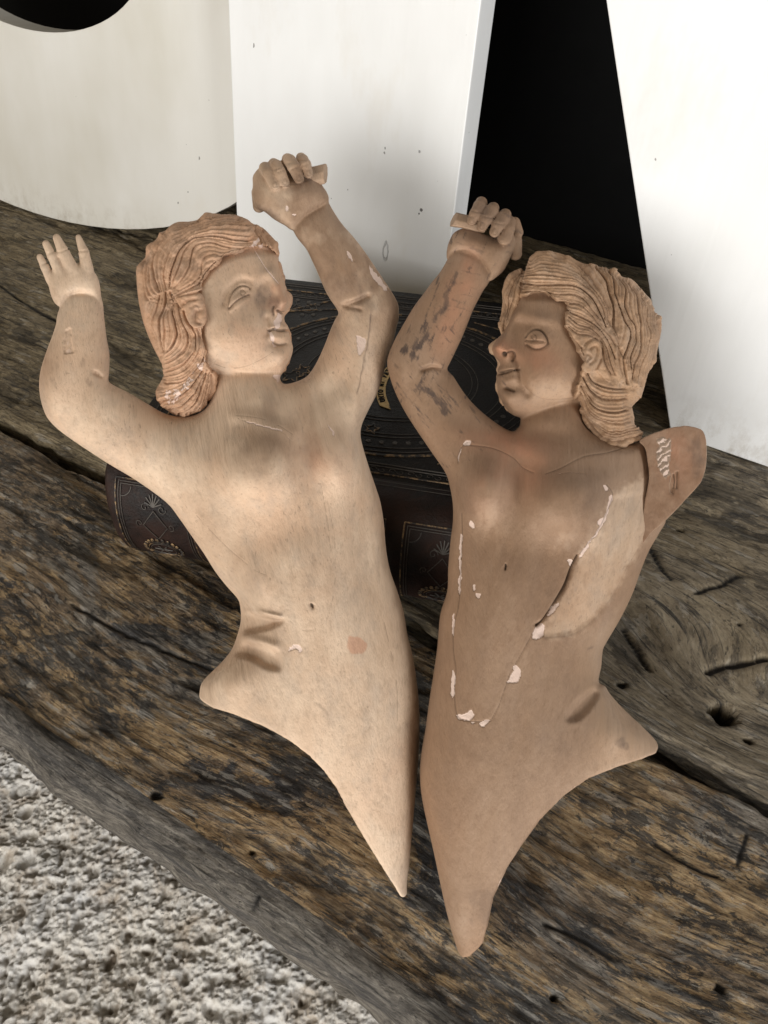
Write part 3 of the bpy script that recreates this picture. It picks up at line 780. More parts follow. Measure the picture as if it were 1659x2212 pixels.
flat_strokes('gilt_tooling', sg, spn, GOLD, spine, org=bp(BL / 2, -.01, .05), th=.0004); flat_strokes('tooling', stl, spn, TOOL, spine, org=bp(BL / 2, -.01, .05), th=.0004)
# ------------------------------------------------------------------ the two carved figures
def mat_carving(name, lo, hi, warm, rot, grey=(.33, .27, .22)):
    M = NT(name); o = M.obj(); g = M.map(o, (1, 1, 1), rot)
    fib = M.noise(M.map(g, (330, 15, 330)), 1, 5, .65); bnd = M.noise(M.map(g, (38, 4, 38)), 1, 6, .6, .5)
    bl = M.noise(M.map(o, (11, 11, 11)), 1, 5, .6, .4); mot = M.noise(M.map(g, (60, 24, 60), loc=(3, 1, 2)), 1, 7, .72)
    col = M.mix(M.ramp(bnd, (.36, 0.0), (.64, 1.0)), lo, hi)
    col = M.mix(M.ramp(bl, (.44, 0.0), (.68, .8)), col, warm)
    col = M.mix(M.ramp(mot, (.48, 0.0), (.68, .42)), col, grey)
    col = M.mix(M.ramp(fib, (.34, .28), (.47, 0.0)), col, tuple(c * .55 for c in lo))
    pores = M.noise(M.map(g, (800, 110, 800), loc=(1, 2, 3)), 1, 2, .5)
    col = M.mix(M.math('MULTIPLY', M.ramp(pores, (.64, 0.0), (.70, .45)), M.ramp(bl, (.35, .2), (.6, 1.0))), col, tuple(c * .35 for c in lo))
    st_ = M.attr('stain'); sn = M.noise(M.map(g, (160, 40, 160)), 1, 6, .75)
    br_ = M.attr('brown'); col = M.mix(M.math('MULTIPLY', br_, M.ramp(mot, (.35, .85), (.6, 1.0))), col, (.205, .118, .068))
    rs_ = M.attr('rosy'); col = M.mix(rs_, col, (.47, .215, .125))
    col = M.mix(M.math('MULTIPLY', st_, M.ramp(sn, (.30, .45), (.60, 1.0))), col, (.075, .052, .044))
    pl_ = M.attr('plaster'); col = M.mix(M.ramp(M.math('ADD', pl_, M.math('MULTIPLY', M.math('SUBTRACT', sn, .5), .9)), (.42, 0.0), (.56, .92)), col, M.mix(mot, (.60, .42, .34), (.78, .64, .56)))
    dk = M.attr('crack'); col = M.mix(M.ramp(dk, (.25, 0.0), (.8, .9)), col, (.045, .028, .018))  # dark colour of real cracks, and shade painted into the carved grooves
    nrm = M.bump(fib, .0012, .75); nrm = M.bump(mot, .0005, .5, nrm); nrm = M.bump(pl_, .0008, .7, nrm)
    return M.out(col, M.ramp(mot, (.3, .58), (.7, .72)), nrm, .28)

def capsule_sd(X, Y, H, pts):
    d = None
    for a, b in zip(pts[:-1], pts[1:]):
        a, b = np.array(a, float), np.array(b, float); e = b[:3] - a[:3]; L = (e * e).sum() + 1e-9
        t = np.clip(((X - a[0]) * e[0] + (Y - a[1]) * e[1] + (H - a[2]) * e[2]) / L, 0, 1)
        q = np.sqrt((X - a[0] - t * e[0]) ** 2 + (Y - a[1] - t * e[1]) ** 2 + (H - a[2] - t * e[2]) ** 2) - (a[3] + (b[3] - a[3]) * t)
        d = q if d is None else smin(d, q, 3)
    return d
class Vol:
    def __init__(s, x0, y0, x1, y1, h0, h1, step):
        s.x0, s.y0, s.h0, s.st = x0, y0, h0, step
        s.xs = np.arange(x0, x1, step); s.ys = np.arange(y0, y1, step); s.hs = np.arange(h0, h1, step)
        s.D = np.full((len(s.xs), len(s.ys), len(s.hs)), 40.0, np.float32)
    def add(s, fld, k=8, R=None, beta=.65, shift=0.0):
        """fld must have been built on this grid's spacing, with bounds snapped to it"""
        i = int(round((fld.x0 - s.x0) / s.st)); j = int(round((fld.y0 - s.y0) / s.st)); n, m = fld.X.shape
        a, b = max(i, 0), max(j, 0); c, d = min(i + n, len(s.xs)), min(j + m, len(s.ys))
        v = fld.vol(s.hs, R, beta, shift)[a - i:c - i, b - j:d - j]
        s.D[a:c, b:d] = smin(s.D[a:c, b:d], v, k) if k > 0 else np.minimum(s.D[a:c, b:d], v)
    def snap(s, P, m=16):
        P = np.asarray(P, float); f = lambda v, o: o + math.floor((v - o) / s.st) * s.st
        return (f(P[:, 0].min() - m, s.x0), f(P[:, 1].min() - m, s.y0), f(P[:, 0].max() + m, s.x0), f(P[:, 1].max() + m, s.y0))
    def field(s, P, lam, kap, smooth=4): return Field(P, s.st, lam, kap, s.snap(P), smooth)
    def caps(s, pts, k=5):
        P = np.array(pts, float); r = P[:, 3].max() + 12
        sl = []
        for ax, arr in ((0, s.xs), (1, s.ys), (2, s.hs)):
            a, b = np.searchsorted(arr, [P[:, ax].min() - r, P[:, ax].max() + r]); sl.append(slice(a, b))
        X = s.xs[sl[0]][:, None, None]; Y = s.ys[sl[1]][None, :, None]; H = s.hs[sl[2]][None, None, :]
        v = capsule_sd(X, Y, H, pts).astype(np.float32); t = tuple(sl)
        s.D[t] = smin(s.D[t], v, k)
    def cut(s, P, slope=.35):
        """saw the carving off along an outline; the sawn face leans inward toward the back"""
        X, Y = np.meshgrid(s.xs, s.ys, indexing='ij')
        P = np.asarray(P, float); d = -poly_sd(X, Y, P) + vnoise(X * .35, Y * .35, 4) * 1.6
        H = s.hs[None, None, :].astype(np.float32)
        c = (d.astype(np.float32)[..., None] - (H - 14) * slope * (H < 14)) ; m = .5 * (s.D + c + np.sqrt((s.D - c) ** 2 + 10)) ; s.D = m.astype(np.float32)
    def mesh(s):
        return surfnets(s.D, (s.x0, s.y0, s.h0), s.st)
def vnormals(V, Q):
    n = np.cross(V[Q[:, 2]] - V[Q[:, 0]], V[Q[:, 3]] - V[Q[:, 1]]); N = np.zeros_like(V)
    for k in range(4): np.add.at(N, Q[:, k], n)
    return N / (np.linalg.norm(N, axis=1)[:, None] + 1e-9)
def relax(V, Q, it=2, f=.5):
    for _ in range(it):
        S = np.zeros_like(V); c = np.zeros(len(V))
        for a, b in ((0, 1), (1, 2), (2, 3), (3, 0)):
            np.add.at(S, Q[:, a], V[Q[:, b]]); np.add.at(c, Q[:, a], 1); np.add.at(S, Q[:, b], V[Q[:, a]]); np.add.at(c, Q[:, b], 1)
        V = V * (1 - f) + f * S / np.maximum(c, 1)[:, None]
    return V

# outlines traced from the carvings, in the figures' own drawing units
Z1 = lambda L: [(275.4 + x * .2441, 437.4 + y * .2441) for x, y in L]
Z2 = lambda L: [(1004.4 + x * .2930, 518.4 + y * .2930) for x, y in L]
Z5 = lambda L: [(405 + x * .3173, 891 + y * .3173) for x, y in L]
Z6 = lambda L: [(915.3 + x * .3295, 931.5 + y * .3295) for x, y in L]
Z3 = lambda L: [(518.4 + x * .2246, 307.8 + y * .2246) for x, y in L]
Z4 = lambda L: [(810 + x * .2197, 405 + y * .2197) for x, y in L]

def strands(fams, T, sub):
    pts, rad = [], []; r = np.random.RandomState(3)
    for fam in fams:
        G = []
        for g in fam:
            P = catmull(T(g), 6, False); L = np.concatenate([[0], np.cumsum(np.linalg.norm(np.diff(P, axis=0), axis=1))])
            t = np.linspace(0, L[-1], 60); G.append(np.stack([np.interp(t, L, P[:, 0]), np.interp(t, L, P[:, 1])], 1))
        for a, b in zip(G[:-1], G[1:]):
            for k in range(sub): pts.append(a + (b - a) * k / sub + (r.rand(1, 2) - .5) * 2.5); rad.append(r.uniform(.6, 1.25) * (1.2 if k == 0 else .62))
        pts.append(G[-1]); rad.append(1.0)
    n = sum(len(p) for p in pts); kd = kdtree.KDTree(n * 3); amp = []
    i = 0
    for p, a in zip(pts, rad):
        for q0, q1 in zip(p[:-1], p[1:]):
            for f in (0, .33, .66):
                kd.insert((*(q0 + (q1 - q0) * f), 0), i); amp.append(a); i += 1
    kd.balance(); return kd, np.array(amp)
def groove(V, kd, amp, wd):
    out = np.zeros(len(V)); dd = np.zeros(len(V))
    for i, (x, y) in enumerate(V[:, :2]):
        _, k, d = kd.find((x, y, 0)); out[i] = amp[k]; dd[i] = d
    return out * np.exp(-(dd / wd) ** 1.6), dd, (np.sin(out * 3971.7))

def finish(name, V, Q, pose, mat, parent, feat, disp=None, relaxn=2):
    V = relax(V, Q, relaxn); N = vnormals(V, Q)
    A = feat(V, N) if feat else {}
    D = A.pop('disp', 0)
    V2 = V + N * np.asarray(D)[:, None] if not np.isscalar(D) else V
    for k in ('stain', 'rosy', 'brown', 'plaster', 'crack'): A.setdefault(k, np.zeros(len(V)))
    Wd = pose(V2)
    o = mesh_obj(name, Wd, Q, mat, parent, True, Wd.mean(0), A)
    return o

def line_mask(x, y, P, wd, wob=0):
    P = np.asarray(P, float); P = catmull(P, 5, False) if len(P) > 2 else P
    m = (x > P[:, 0].min() - 12) & (x < P[:, 0].max() + 12) & (y > P[:, 1].min() - 12) & (y < P[:, 1].max() + 12); out = np.zeros(len(x))
    if m.any():
        a, b = x[m] + vnoise(x[m] * .15, y[m] * .15, 5) * wob, y[m] + vnoise(x[m] * .15, y[m] * .15, 9) * wob
        out[m] = np.exp(-(seg_dist(a, b, P, False) / wd) ** 2)
    return out
def patch(x, y, P, soft=1.5, wob=3, smooth=True):
    P = catmull(P, 3) if smooth and len(P) > 3 else np.asarray(P, float)
    m = (x > P[:, 0].min() - 12) & (x < P[:, 0].max() + 12) & (y > P[:, 1].min() - 12) & (y < P[:, 1].max() + 12); out = np.zeros(len(x))
    if m.any():
        out[m] = sst(-soft, soft, poly_sd(x[m] + fbm(x[m] * .12, y[m] * .12, 3, 4) * wob * 2, y[m] + fbm(x[m] * .12, y[m] * .12, 3, 7) * wob * 2, P))
    return out
def blotch(x, y, cx, cy, rx, ry, ang=0, amp=1.0, sc_=.06):
    n = fbm(x * sc_, y * sc_ * .6, 4, int(cx) % 17); c, s = math.cos(math.radians(ang)), math.sin(math.radians(ang))
    a = ((x - cx) * c + (y - cy) * s) / rx; b = (-(x - cx) * s + (y - cy) * c) / ry
    return amp * sst(1.15, .35, np.sqrt(a * a + b * b) + n * .9)

def wash(x, y, cx, cy, rx, ry, ang=0, amp=1.0):
    c, s = math.cos(math.radians(ang)), math.sin(math.radians(ang)); a = ((x - cx) * c + (y - cy) * s) / rx; b = (-(x - cx) * s + (y - cy) * c) / ry
    return amp * np.exp(-(a * a + b * b)) * (1 + 1.2 * fbm(x * .03, y * .02, 4, 5))
STEP = 2.5
# ---------- figure one, pale, head turned to the right, left hand open
B1 = [(140,640),(165,632),(195,632),(217,645),(223,665),(226.8,700),(230.6,731),(236.5,765),(236,803),(234.5,822),(243.5,831),(279,849),(318,872),(356,893),(390,899),(430,892),(452,868),(460,830),(466,800),(500,785),(560,792),(600,802),(605,818),(613,829),(635,826),(660,815),(675,798),(689,773),(703,741),(714,712),(724,690),(731,677),(726,665),(709,640),(696,613),(684.6,586),(673,561.6),(662,539),(644,517),(633,497),(634,480),(655,462),(690,445),(706,434),(711.5,440),(720.5,456),(738.5,483),(765.5,514),(788,543.6),(808,573),(826,600),(839.6,620),(853,642),(861,662),(861,690),(857.5,703),(850.6,734),(838,770),(829,806),(815,849),(795,888),(782,917),(779,935),(781,953),(793,996),(811,1050),(822,1085),(829,1128),(834,1186),(843,1233),(858,1276),(872,1322),(880,1370),(890,1410),(900,1470),(906,1540),(905,1620),(899,1700),(891,1790),(885,1860),(879,1915),(884,1950),(874,1985),(830,1975),(770,1920),(700,1820),(620,1720),(540,1650),(450,1590),(427,1530),(431,1488),(438,1472),(450,1458),(480,1429),(502,1400),(513,1370),(520,1341),(519,1312),(513,1293),(491,1268),(465,1235),(440,1195),(414,1158),(388,1121),(359,1085),(293,1037),(228,998),(151,947),(113,916),(95,888),(85,845),(87,803),(100,760),(113,725),(121,700),(124,680)]
PROF1 = [(605,811),(619.6,789),(629,772),(633,752),(629.5,737),(627,727),(624.5,713),(622,704),(616,696),(614,688),(616,678),(625.7,664),(630.6,650),(627,638),(619,628),(615,610),(609,590),(602,570),(600,547)]
HF1 = PROF1 + [(597.6,530),(585,508),(568,491),(551,485),(531.7,474),(509.7,463),(480,462),(446,464),(426.7,474),(407,477.7),(385,478),(368,486),(356,498),(343.7,502),(339,513),(324,528),(314.5,538),(313,555),(300,569),(295,584),(294,608),(297,640),(302,669),(310,701),(324,738),(341,772),(351,787),(353.5,813),(344,828),(335,845),(339,865),(356,884),(380,899),(402,901),(427,892),(446,877),(463,857),(467,830),(476,811),(520,818),(565,819)]
HI1 = PROF1 + [(590,535),(576,514),(548,497),(505,474),(450,475),(400,488),(360,508),(330,545),(311,590),(306,640),(320,700),(350,765),(400,800),(460,808),(520,818),(565,819)]
HR1 = [(606,553),(578,537),(551,537),(507,550),(483,560),(461,581),(446,603),(435,633),(437,657),(441,681),(446,742),(451,782),(461,803),(478,828),(478,860),(450,892),(400,925),(340,905),(305,850),(320,780),(280,700),(265,600),(275,530),(330,470),(420,435),(540,435),(625,495)]

def relief_torso1(X, Y):
    b = lambda *a: bump(X, Y, *a)
    R = b(552, 1006, 90, 74, -14, 39, 3) + b(742, 992, 56, 66, 15, 24, 2.6) - b(658, 985, 24, 80, -10, 7)
    R -= b(600, 1150, 110, 40, -14, 5)
    R += b(650, 1270, 110, 130, -10, 12) - b(790, 1230, 30, 200, -6, 6)
    R += b(560, 1260, 28, 55, -25, 12)                                     # waist above the folds
    R += plateau(X, Y, [(500,1290),(560,1325),(607,1338),(590,1352),(560,1360),(505,1362)], -17, 9)
    R += plateau(X, Y, [(500,1385),(560,1395),(600,1412),(604,1443),(575,1440),(540,1420),(490,1410)], -13, 10)
    R += ridge(X, Y, [(505,1318),(550,1322),(603,1334)], 6, 9) + ridge(X, Y, [(530,1378),(560,1385),(590,1396)], 12, 7)
    R += b(500, 1470, 55, 50, -30, 14)
    R += ridge(X, Y, [(800,672),(795,730),(783,790),(768,850),(772,900)], 16, 6)
    R -= ridge(X, Y, [(743,660),(768,652),(795,640)], 6, 10) + ridge(X, Y, [(750,664),(765,665),(780,669)], 4, 7)
    R += b(842, 650, 28, 50, 20, 8) - b(700, 850, 60, 30, -35, 10)
    R += ridge(X, Y, [(510,900),(560,905),(600,920),(635,935)], 16, 5)
    R -= ridge(X, Y, [(205,805),(220,814),(236,821)], 4, 8)
    R += b(110, 850, 32, 60, 10, 8) - ridge(X, Y, [(633,500),(645,478),(668,456),(690,443),(712,437)], 6, 10)
    R -= ridge(X, Y, [(124,668),(140,645),(170,628),(195,630),(222,662)], 4, 7)
    return R
def relief_face1(X, Y):
    b = lambda *a: bump(X, Y, *a); r = lambda *a: ridge(X, Y, *a)
    R = -b(560, 648, 36, 34, -25, 12) - b(560, 616, 34, 12, -20, 4)
    R += r([(586, 590), (598, 615), (608, 636), (616, 652)], 15, 11) + b(610, 656, 18, 14, 0, 10) + b(600, 672, 11, 9, 0, 6)
    R += b(516, 646, 27, 13, -33, 8) - r([(484, 655), (494, 626), (516, 606), (540, 608)], 8, 5)
    R += b(500, 728, 62, 52, 0, 14) + b(610, 770, 22, 20, 0, 12) - b(598, 742, 20, 9, 0, 6)
    R -= r([(574, 688), (578, 706), (576, 722)], 7, 7)
    R += r([(588, 707), (606, 703), (622, 706)], 6, 3) + r([(590, 726), (606, 730), (624, 726)], 7, 4)
    R -= r([(470, 786), (520, 803), (565, 808), (600, 800)], 8, 4)
    R -= plateau(X, Y, [(430,640),(445,600),(480,566),(530,548),(590,545),(590,535),(400,530),(400,800),(440,790)], 8, 10)
    return R
def fine1(V, N):
    x, y = V[:, 0], V[:, 1]; fr = sst(0, .35, N[:, 2]); D = np.zeros(len(V))
    L = lambda P, w_, a: a * line_mask(x, y, P, w_)
    D += L([(492, 664), (498, 640), (506, 626), (520, 617), (534, 618), (541, 624)], 2.4, -5) + L([(494, 661), (500, 643), (509, 630), (521, 622), (536, 623)], 2.2, 3.5)
    D += L([(495, 667), (505, 657), (515, 649), (527, 642), (540, 637)], 2.4, -6.5) + L([(497, 671), (510, 662), (525, 652), (538, 645)], 2.4, 2.5)
    D += L([(525, 625.5), (531, 631), (527, 637), (520, 634), (521, 627), (525, 625.5)], 1.5, -3.5)
    D += L([(581, 714), (592, 712), (606, 714), (625, 713)], 2.8, -8) + L([(591, 741), (605, 744), (620, 742)], 3, -4) + L([(600, 672), (608, 676), (616, 677)], 3, -7)
    D += L([(590, 662), (588, 670), (592, 680)], 3, -5)
    DL = D.copy()
    seams = [L(P, 1.5, 1.0) for P in (Z1([(770,1430),(900,1470),(1050,1450),(1200,1380),(1290,1320)]), [(510, 897), (560, 903), (600, 918), (632, 938)],
        Z5([(960,640),(1000,850),(1005,1150),(960,1380),(880,1470),(780,1480),(700,1420)]), Z5([(60,700),(250,900),(440,1060),(540,1110)]), Z5([(905,480),(950,720),(980,1000)]),
        [(802, 672), (796, 730), (784, 790), (772, 850)], Z5([(1340,1430),(1420,1800),(1430,2100)]))]
    se = np.max(seams, 0) * (fbm(x * .05, y * .05, 2, 3) > -.22)
    D -= se * .6
    crk_shade = np.maximum(.8 * patch(x, y, Z5([(835,1300),(860,1310),(858,1340),(838,1325)]), 1, 1), 0.5 * se)
    D -= 5 * patch(x, y, Z5([(835,1300),(860,1310),(858,1340),(838,1325)]), 2, 1)
    crk_shade = np.maximum(crk_shade, .62 * np.clip(-DL / 4, 0, 1)); crk_shade = np.maximum(crk_shade, .40 * np.exp(-(np.hypot(x - 525, y - 631) / 3.6) ** 2))  # shade painted into eyelid, mouth and nostril grooves; dark iris
    pl = np.zeros(len(V))
    for P in (Z3([(1030,1050),(1060,1070),(1090,1120),(1080,1140),(1040,1100)]), Z3([(1240,1180),(1270,1220),(1330,1290),(1420,1400),(1390,1420),(1310,1340),(1270,1280)]),
              Z3([(440,620),(465,620),(460,660),(440,655)]), Z3([(505,685),(530,685),(525,705),(505,700)]), Z3([(1345,2000),(1350,2000),(1352,2010)]),
              Z5([(960,80),(1000,140),(1005,160),(985,140)]), Z5([(720,1580),(770,1600),(775,1630),(730,1615),(680,1630)]), [(770,722),(790,738),(785,755),(776,770),(770,745)],
              Z5([(330,40),(560,95),(670,130),(600,115),(450,75)]), Z1([(1290,1050),(1340,980),(1370,1060),(1330,1120),(1290,1090)]), Z1([(1240,1130),(1290,1170),(1310,1280),(1280,1230)]),
              Z1([(1280,1530),(1350,1530),(1330,1600),(1300,1560)]), Z5([(640,130),(720,205),(690,180)])):
        pl = np.maximum(pl, patch(x, y, P, 1.4, 2.5))
    pl = np.maximum(pl, .75 * line_mask(x, y, Z1([(1130,430),(1230,590),(1340,720)]), 1.4))
    pt = patch(x, y, Z5([(1095,1530),(1160,1530),(1215,1560),(1215,1620),(1170,1640),(1105,1640)]), 2, 2)
    rosy = .55 * pt + wash(x, y, 690, 985, 60, 50, 0, .28) + blotch(x, y, 540, 740, 60, 60, 0, .12) + .35 * blotch(x, y, 600, 650, 35, 30, -30, 1)
    st_ = blotch(x, y, 585, 655, 30, 34, -30, .55) + blotch(x, y, 570, 455, 40, 12, 30, .5) + blotch(x, y, 740, 620, 60, 45, 40, .28) + blotch(x, y, 655, 400, 60, 40, 0, .25) + blotch(x, y, 400, 860, 6, 6, 0, .4)
    st_ += blotch(x, y, 190, 835 - 8, 14, 7, 60, .35) + blotch(x, y, 180, 783, 7, 12, 0, .35) + .5 * line_mask(x, y, [(802, 672), (796, 730), (784, 790), (772, 850)], 2.2, 4) + blotch(x, y, 860, 1600, 40, 60, 0, .10)
    st_ += .35 * patch(x, y, Z5([(850,1950),(900,1990),(980,2080),(900,2020)]), 3, 4) + .9 * blotch(x, y, 560, 640, 30, 26, 0, .25)
    brn = wash(x, y, 655, 420, 120, 90, 20, .80) + wash(x, y, 735, 560, 110, 110, 50, .85) + wash(x, y, 830, 650, 50, 70, 20, .45) + wash(x, y, 700, 745, 26, 90, 25, .50) + wash(x, y, 850, 740, 25, 110, 15, .35)
    brn += wash(x, y, 555, 990, 100, 60, -10, .42) + wash(x, y, 550, 1385, 60, 70, 0, .38) + wash(x, y, 470, 1495, 50, 50, 0, .42) + wash(x, y, 100, 770, 26, 110, 8, .45) + wash(x, y, 650, 930, 90, 60, 0, .30) + wash(x, y, 560, 640, 60, 50, 0, .22) + wash(x, y, 480, 600, 60, 60, 0, .15)
    brn += wash(x, y, 660, 1240, 90, 90, 0, .14) + wash(x, y, 908, 1560, 24, 320, 0, .9) + wash(x, y, 840, 1190, 16, 160, -12, .5) + wash(x, y, 530, 870, 70, 30, 0, .30) + wash(x, y, 130, 610, 40, 40, 0, .15) + wash(x, y, 480, 1180, 30, 140, -35, .25)  # the strong washes along the right edge paint its shaded side
    # raw broken strip on the left forearm
    cut = patch(x, y, Z_l([(365,950),(410,940),(415,1060),(430,1130),(350,1140),(350,1070)]), 1.5, 2); D -= 4 * cut; pl = np.maximum(pl, cut * .42)
    return {'disp': D * fr, 'plaster': pl * fr, 'crack': crk_shade * fr, 'stain': np.clip(st_, 0, 1) * fr, 'rosy': np.clip(rosy, 0, 1) * fr, 'brown': np.clip(brn, 0, .8) * fr}
Z_l = lambda L: [(48.6 + a * .2564, 469.8 + b_ * .2564) for a, b_ in L]

pose1 = Pose(.014, .175, .42, 0, -.09)
fig1 = empty('carved_figure', (0.02, .19, .006)); tag(fig1, 'paler carved wooden torso at left, one hand open, face turned right', 'carving')
WOOD1 = mat_carving('pale_limewood', (.53, .38, .265), (.66, .50, .365), (.57, .375, .25), (0, 0, math.radians(-14)))
WOOD1H = mat_carving('carved_hair_wood', (.50, .295, .18), (.62, .40, .265), (.54, .315, .19), (0, 0, .4))

v1 = Vol(60, 320, 925, 1990, -82, 190, STEP)
f = v1.field(B1, 125, .90); v1.add(f, 0, 1.5 * relief_torso1(f.X, f.Y) * sst(2, 26, f.d), .60)
f = v1.field(HI1, 80, 1.0); v1.add(f, 9, 1.55 * relief_face1(f.X, f.Y) * sst(0, 12, f.d), .7, 8.0)
palm = [(104,612),(107,592),(120,576),(150,569),(188,571),(204,588),(214,607),(219,640),(222,664),(204,646),(175,634),(150,640),(130,662),(114,648)]
f = v1.field(palm, 34, 1.05); v1.add(f, 4, None, .8, 6.0)
v1.caps([(110, 605, 8, 11), (97, 577, 14, 9.5), (86, 555, 16, 7.5)], 4)
v1.caps([(130, 592, 18, 12), (112, 552, 24, 10.5), (99, 526, 24, 8)], 4)
v1.caps([(157, 585, 20, 15), (137, 545, 26, 13), (122, 513, 26, 8.5)], 4)
v1.caps([(188, 582, 14, 14.5), (181, 545, 20, 11.5), (169, 512, 18, 6.5)], 4)
fist = [(633,497),(615,487),(592,474),(572,458),(557,452),(548,434),(545,415),(546,398),(546,381),(557,365),(574,352),(594,348),(622,346),(650,346),(668,352),(682,372),(696,400),(706,415),(710,434),(690,450),(655,475)]
f = v1.field(fist, 42, 1.0); rr = -bump(f.X, f.Y, 630, 366, 56, 20, -8, 22) + bump(f.X, f.Y, 668, 415, 34, 22, -15, 9) + bump(f.X, f.Y, 575, 425, 24, 40, 10, 6)
v1.add(f, 4, rr, .8, 4.0)
for P in ([(572, 362, 14, 13), (580, 374, 40, 13), (594, 400, 50, 11.5)], [(591, 353, 8, 12), (597, 358, 38, 13), (605, 372, 54, 12.5), (615, 394, 50, 11)],
          [(621, 343, 8, 12.5), (626, 347, 40, 13.5), (634, 360, 58, 13.5), (646, 387, 54, 11)], [(650, 340, 6, 11), (654, 345, 38, 12), (660, 355, 54, 12), (667, 376, 52, 10)], [(556, 415, -6, 13), (560, 446, -8, 14)]):
    v1.caps(P, 2.5)
v1.cut([(424,1480),(428,1506),(441,1518),(462,1530),(494,1539),(530,1553),(567,1568),(595,1582),(630,1603),(668,1632),(700,1665),(728,1704),(745,1738),(772,1785),(800,1832),(825,1872),(848,1908),(866,1938),(874,1938),(940,1900),(1100,1900),(1100,200),(-100,200),(-100,1480)])
V, Q = v1.mesh(); del v1
def fine1b(V, N):
    A = fine1(V, N); x, y = V[:, 0], V[:, 1]
    for P in ([(590,366),(604,362)],[(600,372),(614,366)],[(620,352),(637,350)],[(628,366),(644,360)],[(648,346),(662,344)],[(653,358),(666,354)],[(92,571),(104,567)],[(104,548),(118,543)],[(124,545),(148,538)],[(170,543),(190,541)]): A['disp'] = A['disp'] - 2.6 * line_mask(x, y, P, 1.9); A['crack'] = np.maximum(A['crack'], .32 * line_mask(x, y, P, 1.9))  # knuckle creases cut in, their shade put into the colour
    for cx, cy, a in ((594, 397, 20), (616, 391, 20), (646, 383, 20), (667, 372, 20)):
        e = np.hypot((x - cx) / 5.0, (y - cy) / 7.0); A['disp'] = A['disp'] - 2.2 * np.exp(-((e - 1) / .28) ** 2) * (V[:, 2] > 30)
    A['crack'] = np.maximum(A['crack'], .45 * line_mask(x, y, [(596, 405), (620, 402), (648, 395), (680, 386)], 3.2, 5))  # painted shade line below the fingertips
    return A
finish('body', V, Q, pose1, WOOD1, fig1, fine1b)

F1 = [[[(620,150),(450,170),(300,270),(180,420),(120,560),(110,720),(160,850),(250,880)], [(960,110),(800,120),(640,160),(500,210),(350,300),(250,430),(210,560),(230,700),(280,800)],
       [(1050,200),(900,180),(740,190),(620,230),(480,310),(380,420),(330,540),(310,680),(340,780)], [(1090,330),(950,330),(830,300),(700,290),(560,320),(460,420),(420,520),(380,640),(360,760)],
       [(1120,400),(980,400),(850,380),(760,350),(680,350),(600,380),(560,470),(540,580),(480,680),(400,760)], [(1100,430),(950,440),(830,470),(760,450),(680,480),(650,560),(640,640),(560,720),(440,780)],
       [(900,490),(800,520),(730,580),(680,640),(640,710),(560,760),(430,820),(370,860)], [(660,790),(600,800),(520,815),(450,835),(400,880),(390,900),(385,930),(380,950)]],
      [[(200,850),(160,950),(150,1080),(210,1230),(280,1370)], [(280,820),(240,950),(210,1080),(220,1200),(270,1330)], [(330,800),(330,900),(290,1000),(270,1120),(270,1230),(300,1330)],
       [(370,800),(400,880),(390,980),(420,1080),(430,1180),(380,1280),(330,1330)], [(380,800),(440,900),(460,1010),(500,1110),(530,1200),(500,1300),(420,1380),(350,1420)],
       [(400,860),(480,960),(510,1050),(570,1130),(600,1210),(590,1320),(500,1420),(400,1470),(330,1490)], [(620,1120),(640,1200),(630,1330),(560,1440),(450,1510),(330,1540)], [(680,1100),(690,1300),(660,1420),(560,1530),(450,1590),(330,1590)]],
      [[(640,1480),(520,1580),(400,1640),(280,1680)], [(670,1500),(560,1650),(430,1740),(290,1770)], [(690,1520),(600,1690),(480,1810),(360,1850)], [(710,1520),(650,1700),(560,1830),(450,1890)], [(730,1520),(700,1700),(640,1830),(560,1880)], [(750,1530),(750,1680),(720,1780)]],
      [[(1130,230),(1180,300),(1210,400),(1230,520)], [(1200,220),(1260,320),(1290,420),(1310,520)]]]
kd1, am1 = strands(F1, Z1, 3)
def hair_T(X, Y, region, up, dn, soft): return plateau(X, Y, region, up + dn, soft) - dn
h1 = Vol(284, 440, 650, 918, -82, 150, 1.8)
f = h1.field(HF1, 80, 1.0, 2); T = hair_T(f.X, f.Y, HR1, 13, 26, 5)
T += (f.d > 0) * (-plateau(f.X, f.Y, Z1([(1080,430),(1120,330),(1120,200),(1250,230),(1360,420),(1360,560)]), 6, 8))
T += ridge(f.X, f.Y, Z1([(1000,260),(800,230),(600,260),(440,380),(350,560)]), 22, 8) + bump(f.X, f.Y, *Z1([(520, 1640)])[0], 45, 30, -20, 8) + ridge(f.X, f.Y, Z1([(520,950),(600,1150),(540,1350)]), 18, 5)
T -= bump(f.X, f.Y, *Z1([(330, 800)])[0], 30, 22, 0, 10)
h1.add(f, 0, T, .72, 9.5)
V, Q = h1.mesh(); del h1
EAR1 = Z1([(505,900),(560,868),(635,868),(665,920),(672,1000),(665,1080),(620,1108),(570,1095),(530,1030),(503,960)])
